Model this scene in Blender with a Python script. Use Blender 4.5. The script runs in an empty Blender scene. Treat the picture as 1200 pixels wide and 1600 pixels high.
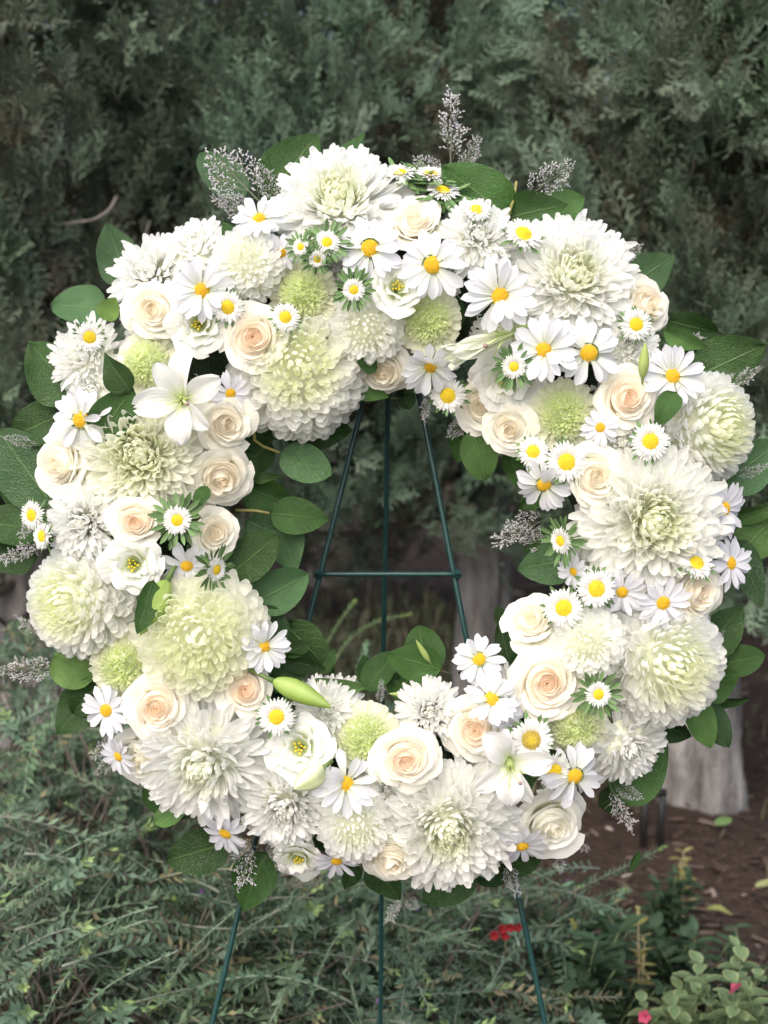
import bpy, math, random
import numpy as np
from mathutils import Vector, Matrix

random.seed(11)
rng = np.random.default_rng(11)
R_ = math.radians
scene = bpy.context.scene
COL = scene.collection

# ------------------------------------------------------------------ camera
CAM = Vector((0.0, 0.0, 1.40))
PITCH = R_(10.0)
cam_d = bpy.data.cameras.new("camera")
cam_d.sensor_fit = 'VERTICAL'
cam_d.sensor_height = 36.0
cam_d.lens = 52.0
cam_d.clip_start = 0.05
cam_d.clip_end = 500.0
cam_d.dof.use_dof = True
cam_d.dof.focus_distance = 1.765
cam_d.dof.aperture_fstop = 4.8
cam = bpy.data.objects.new("camera", cam_d)
COL.objects.link(cam)
cam.location = CAM
cam.rotation_euler = (math.pi / 2 - PITCH, 0, 0)
scene.camera = cam

# ------------------------------------------------------------------ world, sun, exposure
SUN_DIR = Vector((-0.34, -0.78, 0.95)).normalized()
world = bpy.data.worlds.new("World")
scene.world = world
world.use_nodes = True
wn = world.node_tree
wn.nodes.clear()
w_out = wn.nodes.new("ShaderNodeOutputWorld")
w_bg = wn.nodes.new("ShaderNodeBackground")
w_sky = wn.nodes.new("ShaderNodeTexSky")
w_sky.sky_type = 'NISHITA'
w_sky.sun_disc = False
w_sky.sun_elevation = math.asin(SUN_DIR.z)
w_sky.sun_rotation = math.atan2(SUN_DIR.x, SUN_DIR.y)
w_sky.air_density = 1.0
w_sky.dust_density = 6.0
w_sky.ozone_density = 1.0
w_bg.inputs['Strength'].default_value = 0.10
wn.links.new(w_sky.outputs[0], w_bg.inputs['Color'])
wn.links.new(w_bg.outputs[0], w_out.inputs['Surface'])

sun_d = bpy.data.lights.new("sun", 'SUN')
sun_d.energy = 1.5
sun_d.angle = R_(100)
sun_d.color = (1.0, 0.985, 0.965)
sun = bpy.data.objects.new("sun", sun_d)
COL.objects.link(sun)
sun.location = (-3, -4, 8)
sun.rotation_euler = SUN_DIR.to_track_quat('Z', 'Y').to_euler()

vs = scene.view_settings
vs.view_transform = 'Standard'
vs.look = 'None'
vs.exposure = 1.10
vs.gamma = 1.0
vs.use_curve_mapping = False
scene.cycles.use_denoising = True
scene.cycles.use_adaptive_sampling = True
scene.cycles.adaptive_threshold = 0.03
scene.cycles.max_bounces = 14
scene.cycles.diffuse_bounces = 9
scene.cycles.transmission_bounces = 9
scene.cycles.glossy_bounces = 2

# ------------------------------------------------------------------ measuring helpers
FPX = 52.0 / 36.0 * 1600.0
FWD = Vector((0, math.cos(PITCH), -math.sin(PITCH)))
UPV = Vector((0, math.sin(PITCH), math.cos(PITCH)))


def pix(px, py, depth):
    """a point of the place, from where it shows in the photo and how far off it is"""
    return CAM + depth * (FWD + Vector((1, 0, 0)) * ((px - 600) / FPX) + UPV * ((800 - py) / FPX))


def ground_at(px, py, z=0.0):
    d = FWD + Vector((1, 0, 0)) * ((px - 600) / FPX) + UPV * ((800 - py) / FPX)
    k = (z - CAM.z) / d.z
    return CAM + d * k


# ------------------------------------------------------------------ mesh helpers
class MB:
    def __init__(self):
        self.V, self.Q, self.T, self.C, self.U = [], [], [], [], []
        self.n = 0

    def add(self, V, Q=None, T=None, C=(1, 1, 1), U=None):
        V = np.asarray(V, float).reshape(-1, 3)
        m = len(V)
        if Q is not None and len(Q):
            self.Q.append(np.asarray(Q, int).reshape(-1, 4) + self.n)
        if T is not None and len(T):
            self.T.append(np.asarray(T, int).reshape(-1, 3) + self.n)
        C = np.asarray(C, float)
        if C.ndim == 1:
            C = np.tile(C, (m, 1))
        self.V.append(V)
        self.C.append(C.reshape(-1, 3))
        self.U.append(np.zeros((m, 2)) if U is None else np.asarray(U, float).reshape(-1, 2))
        self.n += m

    def grid(self, P, C=(1, 1, 1), U=None, wrap=False):
        a, b = P.shape[:2]
        idx = np.arange(a * b).reshape(a, b)
        if wrap:
            nx = np.roll(idx, -1, axis=1)
            q = np.stack([idx[:-1], nx[:-1], nx[1:], idx[1:]], -1)
        else:
            q = np.stack([idx[:-1, :-1], idx[:-1, 1:], idx[1:, 1:], idx[1:, :-1]], -1)
        C = np.asarray(C, float)
        if C.ndim == 3:
            C = C.reshape(-1, 3)
        if U is None:
            t, s = np.meshgrid(np.linspace(0, 1, a), np.linspace(0, 1, b), indexing='ij')
            U = np.stack([s, t], -1)
        self.add(P.reshape(-1, 3), Q=q.reshape(-1, 4), C=C, U=U.reshape(-1, 2))

    def tube(self, pts, rad, n=6, C=(1, 1, 1), cap=True):
        pts = np.asarray(pts, float)
        m = len(pts)
        rad = np.broadcast_to(np.asarray(rad, float), (m,))
        tan = np.gradient(pts, axis=0)
        tan /= np.linalg.norm(tan, axis=1)[:, None] + 1e-12
        ref = np.array([0, 0, 1.0]) if abs(tan[0][2]) < 0.9 else np.array([1.0, 0, 0])
        P = np.zeros((m, n, 3))
        for i in range(m):
            a = np.cross(tan[i], ref)
            a /= np.linalg.norm(a) + 1e-12
            b = np.cross(tan[i], a)
            for k in range(n):
                w = 2 * math.pi * k / n
                P[i, k] = pts[i] + rad[i] * (math.cos(w) * a + math.sin(w) * b)
        base = self.n
        self.grid(P, C, wrap=True)
        if cap:
            c0 = np.tile(np.asarray(C, float)[:3] if np.ndim(C) == 1 else np.array([1, 1, 1.]), (2, 1))
            self.add([pts[0], pts[-1]], C=c0)
            k0, k1 = self.n - 2, self.n - 1
            t = []
            for k in range(n):
                t.append((k0, base + (k + 1) % n, base + k))
                t.append((k1, base + (m - 1) * n + k, base + (m - 1) * n + (k + 1) % n))
            self.T.append(np.array(t))

    def build(self, name, mat=None, smooth=True):
        me = bpy.data.meshes.new(name)
        V = np.concatenate(self.V)
        C = np.concatenate(self.C)
        U = np.concatenate(self.U)
        Q = np.concatenate(self.Q) if self.Q else np.zeros((0, 4), int)
        T = np.concatenate(self.T) if self.T else np.zeros((0, 3), int)
        L = np.concatenate([Q.ravel(), T.ravel()]).astype(np.int32)
        st = np.concatenate([np.arange(len(Q)) * 4, len(Q) * 4 + np.arange(len(T)) * 3]).astype(np.int32)
        me.vertices.add(len(V))
        me.vertices.foreach_set("co", V.astype(np.float32).ravel())
        me.loops.add(len(L))
        me.loops.foreach_set("vertex_index", L)
        me.polygons.add(len(st))
        me.polygons.foreach_set("loop_start", st)
        me.update(calc_edges=True)
        me.polygons.foreach_set("use_smooth", np.full(len(st), smooth))
        at = me.color_attributes.new("Col", 'FLOAT_COLOR', 'POINT')
        at.data.foreach_set("color", np.concatenate([C, np.ones((len(C), 1))], 1).astype(np.float32).ravel())
        uv = me.uv_layers.new(name="UVMap")
        uv.data.foreach_set("uv", U[L].astype(np.float32).ravel())
        if mat:
            me.materials.append(mat)
        me.validate()
        return me


def link(name, data, parent=None, M=None, **props):
    o = bpy.data.objects.new(name, data)
    COL.objects.link(o)
    if parent is not None:
        o.parent = parent
    if M is not None:
        o.matrix_basis = M
    for k, v in props.items():
        if v is not None:
            o[k] = v
    return o


def frame(origin, z, x_hint=None, spin=0.0, scale=1.0):
    z = Vector(z).normalized()
    x = Vector(x_hint) if x_hint is not None else Vector((1, 0, 0))
    x = x - z * x.dot(z)
    if x.length < 1e-4:
        x = Vector((0, 1, 0)) - z * z.y
    x.normalize()
    y = z.cross(x)
    M = Matrix((x, y, z)).transposed().to_4x4()
    M = Matrix.Translation(Vector(origin)) @ M @ Matrix.Rotation(spin, 4, 'Z')
    if isinstance(scale, (int, float)):
        scale = (scale,) * 3
    return M @ Matrix.Diagonal((*scale, 1))


# ------------------------------------------------------------------ materials
def new_mat(name):
    m = bpy.data.materials.new(name)
    m.use_nodes = True
    nt = m.node_tree
    nt.nodes.clear()
    out = nt.nodes.new("ShaderNodeOutputMaterial")
    return m, nt, out


def N(nt, typ, **kw):
    n = nt.nodes.new(typ)
    for k, v in kw.items():
        if k in n.bl_rna.properties:
            setattr(n, k, v)
        else:
            n.inputs[k].default_value = v
    return n


def math_n(nt, op, a, b=None, c=None):
    n = nt.nodes.new("ShaderNodeMath")
    n.operation = op
    for i, v in enumerate((a, b, c)):
        if v is None:
            continue
        if hasattr(v, 'links'):
            nt.links.new(v, n.inputs[i])
        else:
            n.inputs[i].default_value = v
    return n.outputs[0]


def mix_col(nt, fac, a, b, mode='MIX'):
    n = nt.nodes.new("ShaderNodeMix")
    n.data_type = 'RGBA'
    n.blend_type = mode
    for i, v in ((0, fac), (6, a), (7, b)):
        if hasattr(v, 'links'):
            nt.links.new(v, n.inputs[i])
        else:
            n.inputs[i].default_value = (*v, 1) if isinstance(v, tuple) and len(v) == 3 else v
    return n.outputs[2]


def attr_col(nt, name="Col"):
    return N(nt, "ShaderNodeAttribute", attribute_name=name).outputs['Color']


def petal_material(name, transl=0.42, rough=0.55, vein=0.25, vein_n=9.0, tint=0.05, stain=0.25):
    m, nt, out = new_mat(name)
    col = attr_col(nt)
    oi = N(nt, "ShaderNodeObjectInfo")
    tc = N(nt, "ShaderNodeTexCoord")
    noi = N(nt, "ShaderNodeTexNoise", Scale=60.0, Detail=3.0)
    nt.links.new(tc.outputs['Object'], noi.inputs['Vector'])
    # faint uneven pigment and browning of old petals
    v = math_n(nt, 'MULTIPLY_ADD', noi.outputs['Fac'], tint * 2, 1.0 - tint)
    vm = N(nt, "ShaderNodeVectorMath", operation='SCALE')
    nt.links.new(col, vm.inputs[0])
    nt.links.new(v, vm.inputs['Scale'])
    noi2 = N(nt, "ShaderNodeTexNoise", Scale=14.0, Detail=4.0)
    nt.links.new(tc.outputs['Object'], noi2.inputs['Vector'])
    st = math_n(nt, 'MULTIPLY', math_n(nt, 'SUBTRACT', noi2.outputs['Fac'], 0.60), 1.4)
    st = math_n(nt, 'MAXIMUM', math_n(nt, 'MINIMUM', st, stain), 0.0)
    base = mix_col(nt, st, vm.outputs[0], (0.88, 0.83, 0.70))
    uv = N(nt, "ShaderNodeUVMap")
    sep = N(nt, "ShaderNodeSeparateXYZ")
    nt.links.new(uv.outputs[0], sep.inputs[0])
    wv = math_n(nt, 'SINE', math_n(nt, 'MULTIPLY', sep.outputs[0], vein_n * math.pi * 2))
    hh = math_n(nt, 'MULTIPLY_ADD', noi.outputs['Fac'], 0.8, wv)
    bmp = N(nt, "ShaderNodeBump", Strength=vein, Distance=0.0006)
    nt.links.new(hh, bmp.inputs['Height'])
    p = N(nt, "ShaderNodeBsdfPrincipled", Roughness=rough)
    p.inputs['Specular IOR Level'].default_value = 0.25
    tr = N(nt, "ShaderNodeBsdfTranslucent")
    nt.links.new(base, p.inputs['Base Color'])
    nt.links.new(base, tr.inputs['Color'])
    nt.links.new(bmp.outputs[0], p.inputs['Normal'])
    mx = N(nt, "ShaderNodeMixShader", Fac=transl)
    nt.links.new(p.outputs[0], mx.inputs[1])
    nt.links.new(tr.outputs[0], mx.inputs[2])
    nt.links.new(mx.outputs[0], out.inputs['Surface'])
    return m


def leaf_material(name, transl=0.12, rough=0.36, veins=True, var=0.25):
    m, nt, out = new_mat(name)
    col = attr_col(nt)
    oi = N(nt, "ShaderNodeObjectInfo")
    base0 = mix_col(nt, 1.0, col, oi.outputs['Color'], 'MULTIPLY')
    tc = N(nt, "ShaderNodeTexCoord")
    noi = N(nt, "ShaderNodeTexNoise", Scale=3.5, Detail=5.0)
    nt.links.new(tc.outputs['Object'], noi.inputs['Vector'])
    v = math_n(nt, 'MULTIPLY_ADD', noi.outputs['Fac'], var * 2, 1.0 - var)
    vm = N(nt, "ShaderNodeVectorMath", operation='SCALE')
    nt.links.new(base0, vm.inputs[0])
    nt.links.new(v, vm.inputs['Scale'])
    base = vm.outputs[0]
    p = N(nt, "ShaderNodeBsdfPrincipled", Roughness=rough)
    p.inputs['Specular IOR Level'].default_value = 0.28
    if veins:
        uv = N(nt, "ShaderNodeUVMap")
        sep = N(nt, "ShaderNodeSeparateXYZ")
        nt.links.new(uv.outputs[0], sep.inputs[0])
        au = math_n(nt, 'ABSOLUTE', math_n(nt, 'MULTIPLY_ADD', sep.outputs[0], 2.0, -1.0))
        mid = math_n(nt, 'SUBTRACT', 1.0, math_n(nt, 'MINIMUM', math_n(nt, 'MULTIPLY', au, 18.0), 1.0))
        ph = math_n(nt, 'MULTIPLY_ADD', sep.outputs[1], 7.0, math_n(nt, 'MULTIPLY', au, -2.1))
        ph = math_n(nt, 'MULTIPLY_ADD', noi.outputs['Fac'], 0.8, ph)
        fr = math_n(nt, 'ABSOLUTE', math_n(nt, 'SUBTRACT', math_n(nt, 'FRACT', ph), 0.5))
        side = math_n(nt, 'SUBTRACT', 1.0, math_n(nt, 'MINIMUM', math_n(nt, 'MULTIPLY', fr, 16.0), 1.0))
        net = N(nt, "ShaderNodeTexVoronoi", Scale=26.0, feature='DISTANCE_TO_EDGE')
        nt.links.new(uv.outputs[0], net.inputs['Vector'])
        nf = math_n(nt, 'MINIMUM', math_n(nt, 'MULTIPLY', net.outputs['Distance'], 5.0), 1.0)
        ve = math_n(nt, 'MAXIMUM', mid, math_n(nt, 'MULTIPLY', side, 0.42))
        base = mix_col(nt, math_n(nt, 'MULTIPLY', ve, 0.42), base, (0.16, 0.26, 0.09))
        hgt = math_n(nt, 'SUBTRACT', math_n(nt, 'MULTIPLY', nf, 0.5), math_n(nt, 'MULTIPLY', ve, 1.2))
        bmp = N(nt, "ShaderNodeBump", Strength=0.6, Distance=0.0016)
        nt.links.new(hgt, bmp.inputs['Height'])
        nt.links.new(bmp.outputs[0], p.inputs['Normal'])
    tr = N(nt, "ShaderNodeBsdfTranslucent")
    nt.links.new(base, p.inputs['Base Color'])
    nt.links.new(base, tr.inputs['Color'])
    mx = N(nt, "ShaderNodeMixShader", Fac=transl)
    nt.links.new(p.outputs[0], mx.inputs[1])
    nt.links.new(tr.outputs[0], mx.inputs[2])
    nt.links.new(mx.outputs[0], out.inputs['Surface'])
    return m


def rough_material(name, c0, c1, scale=20.0, rough=0.9, bump=0.5, bdist=0.01, use_attr=False, stretch=(1, 1, 1)):
    m, nt, out = new_mat(name)
    tc = N(nt, "ShaderNodeTexCoord")
    mp = N(nt, "ShaderNodeMapping")
    mp.inputs['Scale'].default_value = stretch
    nt.links.new(tc.outputs['Object'], mp.inputs[0])
    noi = N(nt, "ShaderNodeTexNoise", Scale=scale, Detail=8.0, Roughness=0.65)
    nt.links.new(mp.outputs[0], noi.inputs['Vector'])
    ramp = N(nt, "ShaderNodeValToRGB")
    ramp.color_ramp.elements[0].position = 0.32
    ramp.color_ramp.elements[1].position = 0.68
    ramp.color_ramp.elements[0].color = (*c0, 1)
    ramp.color_ramp.elements[1].color = (*c1, 1)
    nt.links.new(noi.outputs['Fac'], ramp.inputs[0])
    c = ramp.outputs[0]
    if use_attr:
        c = mix_col(nt, 1.0, c, attr_col(nt), 'MULTIPLY')
    p = N(nt, "ShaderNodeBsdfPrincipled", Roughness=rough)
    p.inputs['Specular IOR Level'].default_value = 0.2
    nt.links.new(c, p.inputs['Base Color'])
    b = N(nt, "ShaderNodeBump", Strength=bump, Distance=bdist)
    nt.links.new(noi.outputs['Fac'], b.inputs['Height'])
    nt.links.new(b.outputs[0], p.inputs['Normal'])
    nt.links.new(p.outputs[0], out.inputs['Surface'])
    return m


M_PETAL = petal_material("white_petal")
M_MUM = petal_material("chrysanthemum_petal", transl=0.55, tint=0.03, stain=0.16)
M_ROSE = petal_material("rose_petal", transl=0.36, vein=0.12, vein_n=14, tint=0.05)
M_DISC = petal_material("flower_disc", transl=0.05, rough=0.7, vein=0.0, tint=0.15)
M_LEAF = leaf_material("glossy_leaf", rough=0.27, var=0.35)
M_SEPAL = leaf_material("green_sepal", veins=False, rough=0.5, transl=0.15)
M_SPRIG = leaf_material("dry_sprig", veins=False, rough=0.8, transl=0.1, var=0.15)
M_CONIFER = leaf_material("conifer_scale_leaf", veins=False, rough=0.65, transl=0.15, var=0.3)
M_SHRUB = leaf_material("felted_leaf", veins=False, rough=0.75, transl=0.18, var=0.25)
M_BARK = rough_material("grey_bark", (0.12, 0.11, 0.106), (0.46, 0.44, 0.43), 16.0, 0.95, 1.0, 0.05, stretch=(1, 1, 0.30))
M_TWIG = rough_material("twig_bark", (0.06, 0.05, 0.042), (0.16, 0.14, 0.12), 30.0, 0.9, 0.6, 0.004)
M_MOSS = rough_material("moss_ring", (0.008, 0.016, 0.008), (0.03, 0.045, 0.022), 60.0, 0.95, 1.0, 0.01)
M_CHIP = rough_material("wood_chip", (0.45, 0.45, 0.45), (1.0, 1.0, 1.0), 40.0, 0.95, 0.5, 0.004, use_attr=True)


def metal_green():
    m, nt, out = new_mat("green_enamel_wire")
    p = N(nt, "ShaderNodeBsdfPrincipled", Roughness=0.33)
    tc = N(nt, "ShaderNodeTexCoord")
    noi = N(nt, "ShaderNodeTexNoise", Scale=90.0, Detail=4.0)
    nt.links.new(tc.outputs['Object'], noi.inputs['Vector'])
    ramp = N(nt, "ShaderNodeValToRGB")
    ramp.color_ramp.elements[0].color = (0.004, 0.030, 0.026, 1)
    ramp.color_ramp.elements[1].color = (0.016, 0.062, 0.060, 1)
    nt.links.new(noi.outputs['Fac'], ramp.inputs[0])
    nt.links.new(ramp.outputs[0], p.inputs['Base Color'])
    b = N(nt, "ShaderNodeBump", Strength=0.3, Distance=0.001)
    nt.links.new(noi.outputs['Fac'], b.inputs['Height'])
    nt.links.new(b.outputs[0], p.inputs['Normal'])
    nt.links.new(p.outputs[0], out.inputs['Surface'])
    return m


def black_metal():
    m, nt, out = new_mat("black_metal")
    p = N(nt, "ShaderNodeBsdfPrincipled", Roughness=0.6)
    p.inputs['Base Color'].default_value = (0.012, 0.012, 0.013, 1)
    nt.links.new(p.outputs[0], out.inputs['Surface'])
    return m


def ground_material():
    m, nt, out = new_mat("mulched_soil")
    tc = N(nt, "ShaderNodeTexCoord")
    n1 = N(nt, "ShaderNodeTexNoise", Scale=1.3, Detail=5.0)
    n2 = N(nt, "ShaderNodeTexNoise", Scale=38.0, Detail=9.0, Roughness=0.7)
    vo = N(nt, "ShaderNodeTexVoronoi", Scale=55.0)
    for n in (n1, n2, vo):
        nt.links.new(tc.outputs['Object'], n.inputs['Vector'])
    r2 = N(nt, "ShaderNodeValToRGB")
    r2.color_ramp.elements[0].position = 0.3
    r2.color_ramp.elements[1].position = 0.75
    r2.color_ramp.elements[0].color = (0.028, 0.020, 0.017, 1)
    r2.color_ramp.elements[1].color = (0.11, 0.078, 0.063, 1)
    nt.links.new(n2.outputs['Fac'], r2.inputs[0])
    base = mix_col(nt, math_n(nt, 'MULTIPLY', n1.outputs['Fac'], 0.6), r2.outputs[0], (0.085, 0.058, 0.047))
    p = N(nt, "ShaderNodeBsdfPrincipled", Roughness=0.95)
    p.inputs['Specular IOR Level'].default_value = 0.15
    nt.links.new(base, p.inputs['Base Color'])
    hh = math_n(nt, 'ADD', n2.outputs['Fac'], math_n(nt, 'MULTIPLY', vo.outputs['Distance'], 0.5))
    b = N(nt, "ShaderNodeBump", Strength=0.9, Distance=0.03)
    nt.links.new(hh, b.inputs['Height'])
    nt.links.new(b.outputs[0], p.inputs['Normal'])
    nt.links.new(p.outputs[0], out.inputs['Surface'])
    return m


M_WIRE = metal_green()
M_BLACK = black_metal()
M_GROUND = ground_material()

# ------------------------------------------------------------------ ground
def lumpy(x, y):
    return (0.018 * np.sin(x * 5.1 + 1.3) * np.cos(y * 4.3) + 0.012 * np.sin(x * 11 + y * 7) + 0.008 * np.cos(y * 17 - x * 13))


mb = MB()
gx = np.concatenate([[-250, -60, -15], np.linspace(-5, 5, 121), [15, 60, 250]])
gy = np.concatenate([[-250, -60, -15], np.linspace(-3, 9, 145), [20, 60, 250]])
GX, GY = np.meshgrid(gx, gy)
near = np.clip(1 - (np.maximum(np.abs(GX) - 4, 0) + np.maximum(np.abs(GY - 3) - 5, 0)) / 1.0, 0, 1)
mb.grid(np.stack([GX, GY, lumpy(GX, GY) * near - 0.02], -1))
link("ground", mb.build("ground", M_GROUND), kind="structure")

# wood chips and litter over the soil
mb = MB()
for i in range(5200):
    y = 2.2 + rng.random() ** 1.3 * 4.2
    x = rng.uniform(-1, 1) * (0.7 + 0.30 * y)
    L, W, H = rng.uniform(0.006, 0.022), rng.uniform(0.003, 0.009), rng.uniform(0.001, 0.004)
    if rng.random() < 0.12:
        L *= 1.9
    a = rng.uniform(0, math.tau)
    tl = rng.normal(0, 0.25, 2)
    ca, sa = math.cos(a), math.sin(a)
    X = np.array([ca, sa, tl[0]]) * L
    Y = np.array([-sa, ca, tl[1]]) * W
    Z = np.array([0, 0, H])
    c = np.array([x, y, float(lumpy(x, y)) - 0.02 + H + abs(tl[0]) * L * 0.6 + 0.002])
    j = rng.uniform(0.6, 1.1, 4)
    V = [c - X * j[0] - Y, c + X * j[1] - Y * j[2], c + X + Y * j[3], c - X * j[2] + Y, c - X * .8 + Z, c + X * .8 + Z]
    k = rng.random()
    col = (0.095, 0.068, 0.055) if k < .6 else (0.14, 0.108, 0.09) if k < .9 else (0.21, 0.17, 0.145) if k < .965 else (0.42, 0.36, 0.31)
    col = np.array(col) * rng.uniform(.7, 1.2)
    mb.add(V, T=[(0, 1, 5), (0, 5, 4), (1, 2, 5), (2, 3, 4), (2, 4, 5), (3, 0, 4)], C=col)
link("wood_chip_mulch", mb.build("wood_chip_mulch", M_CHIP, smooth=False), kind="stuff",
     label="brown wood chip mulch scattered over the soil", category="mulch")

# thin dry grass on the soil behind the wreath
mb = MB()
gc = ground_at(610, 1010)
for i in range(3600):
    x = gc.x + rng.normal(0, 0.45)
    y = gc.y - 0.35 + rng.normal(0, 0.6)
    h = rng.uniform(0.03, 0.12)
    a = rng.uniform(0, math.tau)
    d = np.array([math.cos(a), math.sin(a), 0])
    s = np.array([-d[1], d[0], 0]) * rng.uniform(0.0012, 0.0025)
    p0 = np.array([x, y, float(lumpy(x, y)) - 0.025])
    p1 = p0 + np.array([0, 0, h * .65]) + d * h * .2
    p2 = p0 + np.array([0, 0, h * rng.uniform(.6, 1)]) + d * h * rng.uniform(.5, .9)
    k = rng.random()
    c = np.array([0.15, 0.19, 0.09]) if k < .6 else np.array([0.33, 0.31, 0.20])
    mb.add([p0 - s, p0 + s, p1 + s, p1 - s, p2], Q=[(0, 1, 2, 3)], T=[(3, 2, 4)], C=c * rng.uniform(.7, 1.2))
link("dry_grass", mb.build("dry_grass", M_SPRIG), kind="stuff", label="thin dry grass on the soil seen through the wreath", category="grass")

# ------------------------------------------------------------------ conifers
def spray_template(seed, n_side=11, sub=3):
    """one flat feathery spray of scale leaves, 1 unit long, growing along +z"""
    r = np.random.default_rng(seed)
    V, Q, tip = [], [], []

    def twig(p, d, L, w, side):
        n = len(V)
        d = d / np.linalg.norm(d)
        a = np.cross(d, side)
        a /= np.linalg.norm(a) + 1e-9
        m = p + d * L * 0.55
        V.extend([p, m + a * w, p + d * L, m - a * w])
        Q.append((n, n + 1, n + 2, n + 3))
        tip.extend([0.0, .5, 1.0, .5])
    side0 = np.array([0, 1.0, 0])
    bend = r.normal(0, 0.12)
    for k in range(3):
        twig(np.array([bend * (k / 3) ** 2, 0, k / 3.2]), np.array([bend * .6, 0, 1]), 0.38, 0.018, side0)
    for i in range(n_side):
        t = 0.10 + 0.86 * i / (n_side - 1)
        sgn = 1 if i % 2 else -1
        p = np.array([bend * t * t, 0, t])
        L = (0.40 * (1 - t) + 0.10) * r.uniform(.7, 1.2)
        d = np.array([sgn * r.uniform(.55, .95), r.normal(0, .30), 1.0])
        d /= np.linalg.norm(d)
        twig(p, d, L, 0.023, side0)
        for j in range(sub):
            u = 0.25 + 0.7 * j / sub
            s2 = 1 if j % 2 else -1
            e = d + np.array([s2 * .75 * d[2], r.normal(0, .4), -s2 * .75 * d[0]]) * r.uniform(.6, 1)
            twig(p + d * L * u, e, L * r.uniform(.32, .58), 0.022, side0 + r.normal(0, .3, 3))
    return np.array(V), np.array(Q), np.array(tip)


SPRAYS = [spray_template(100 + k) for k in range(5)]
SPRAYS_C = [spray_template(200 + k, 9, 2) for k in range(3)]


def rot_from_dir(d, roll):
    d = d / np.linalg.norm(d, axis=1)[:, None]
    ref = np.where(np.abs(d[:, 2:3]) < 0.95, np.array([[0, 0, 1.0]]), np.array([[1.0, 0, 0]]))
    x = np.cross(ref, d)
    x /= np.linalg.norm(x, axis=1)[:, None]
    y = np.cross(d, x)
    c, s = np.cos(roll)[:, None], np.sin(roll)[:, None]
    x2 = x * c + y * s
    y2 = -x * s + y * c
    return np.stack([x2, y2, d], axis=2)


def scatter(mb, temps, P, D, S, Cc, tip_gain=0.5):
    which = rng.integers(0, len(temps), len(P))
    Rm = rot_from_dir(D, rng.uniform(0, math.tau, len(P)))
    for k, (V, Q, tip) in enumerate(temps):
        ii = np.where(which == k)[0]
        if not len(ii):
            continue
        W = np.einsum('nij,vj->nvi', Rm[ii], V) * S[ii][:, None, None] + P[ii][:, None, :]
        m = len(V)
        off = (np.arange(len(ii)) * m)[:, None, None]
        q = (Q[None] + off).reshape(-1, 4)
        g = 1 - tip_gain * 0.5 + tip_gain * (0.6 * tip[None, :, None] + 0.4 * np.clip(V[None, :, 2:3], 0, 1))
        C = Cc[ii][:, None, :] * g
        mb.add(W.reshape(-1, 3), Q=q, C=C.reshape(-1, 3))


def fnoise(x, z, ph):
    return (np.sin(x * 4.1 + ph) * np.cos(z * 3.0 + ph * 1.7) * .5 + np.sin(x * 9.7 - z * 5.3 + ph * 2.1) * .3
            + np.cos(z * 11.3 + x * 6.1 + ph) * .2)


def trunk_mesh(h, r0, r1, seed, flare=1.16):
    r = np.random.default_rng(seed)
    n, m = 64, 70
    P = np.zeros((m, n, 3))
    lob = r.uniform(0, math.tau, 4)
    for i in range(m):
        t = i / (m - 1)
        rad = r0 + (r1 - r0) * t
        rad *= 1 + (flare - 1) * math.exp(-t * h / 0.09)
        for k in range(n):
            a = math.tau * k / n
            fl = 1 + .06 * math.sin(3 * a + lob[0] + 2 * t) + .04 * math.sin(5 * a + lob[1] - 3 * t) + .035 * math.sin(11 * a + lob[2] + 5 * t) + .025 * math.sin(17 * a + 9 * t * h + lob[1])
            fl += .028 * r.normal() + .03 * math.sin(23 * t * h + 2 * a + lob[0])
            P[i, k] = (rad * fl * math.cos(a) + .03 * math.sin(t * 4 + lob[3]), rad * fl * math.sin(a), -0.06 + t * h)
    mb = MB()
    mb.grid(P, wrap=True)
    return mb.build("trunk", M_BARK)


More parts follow.
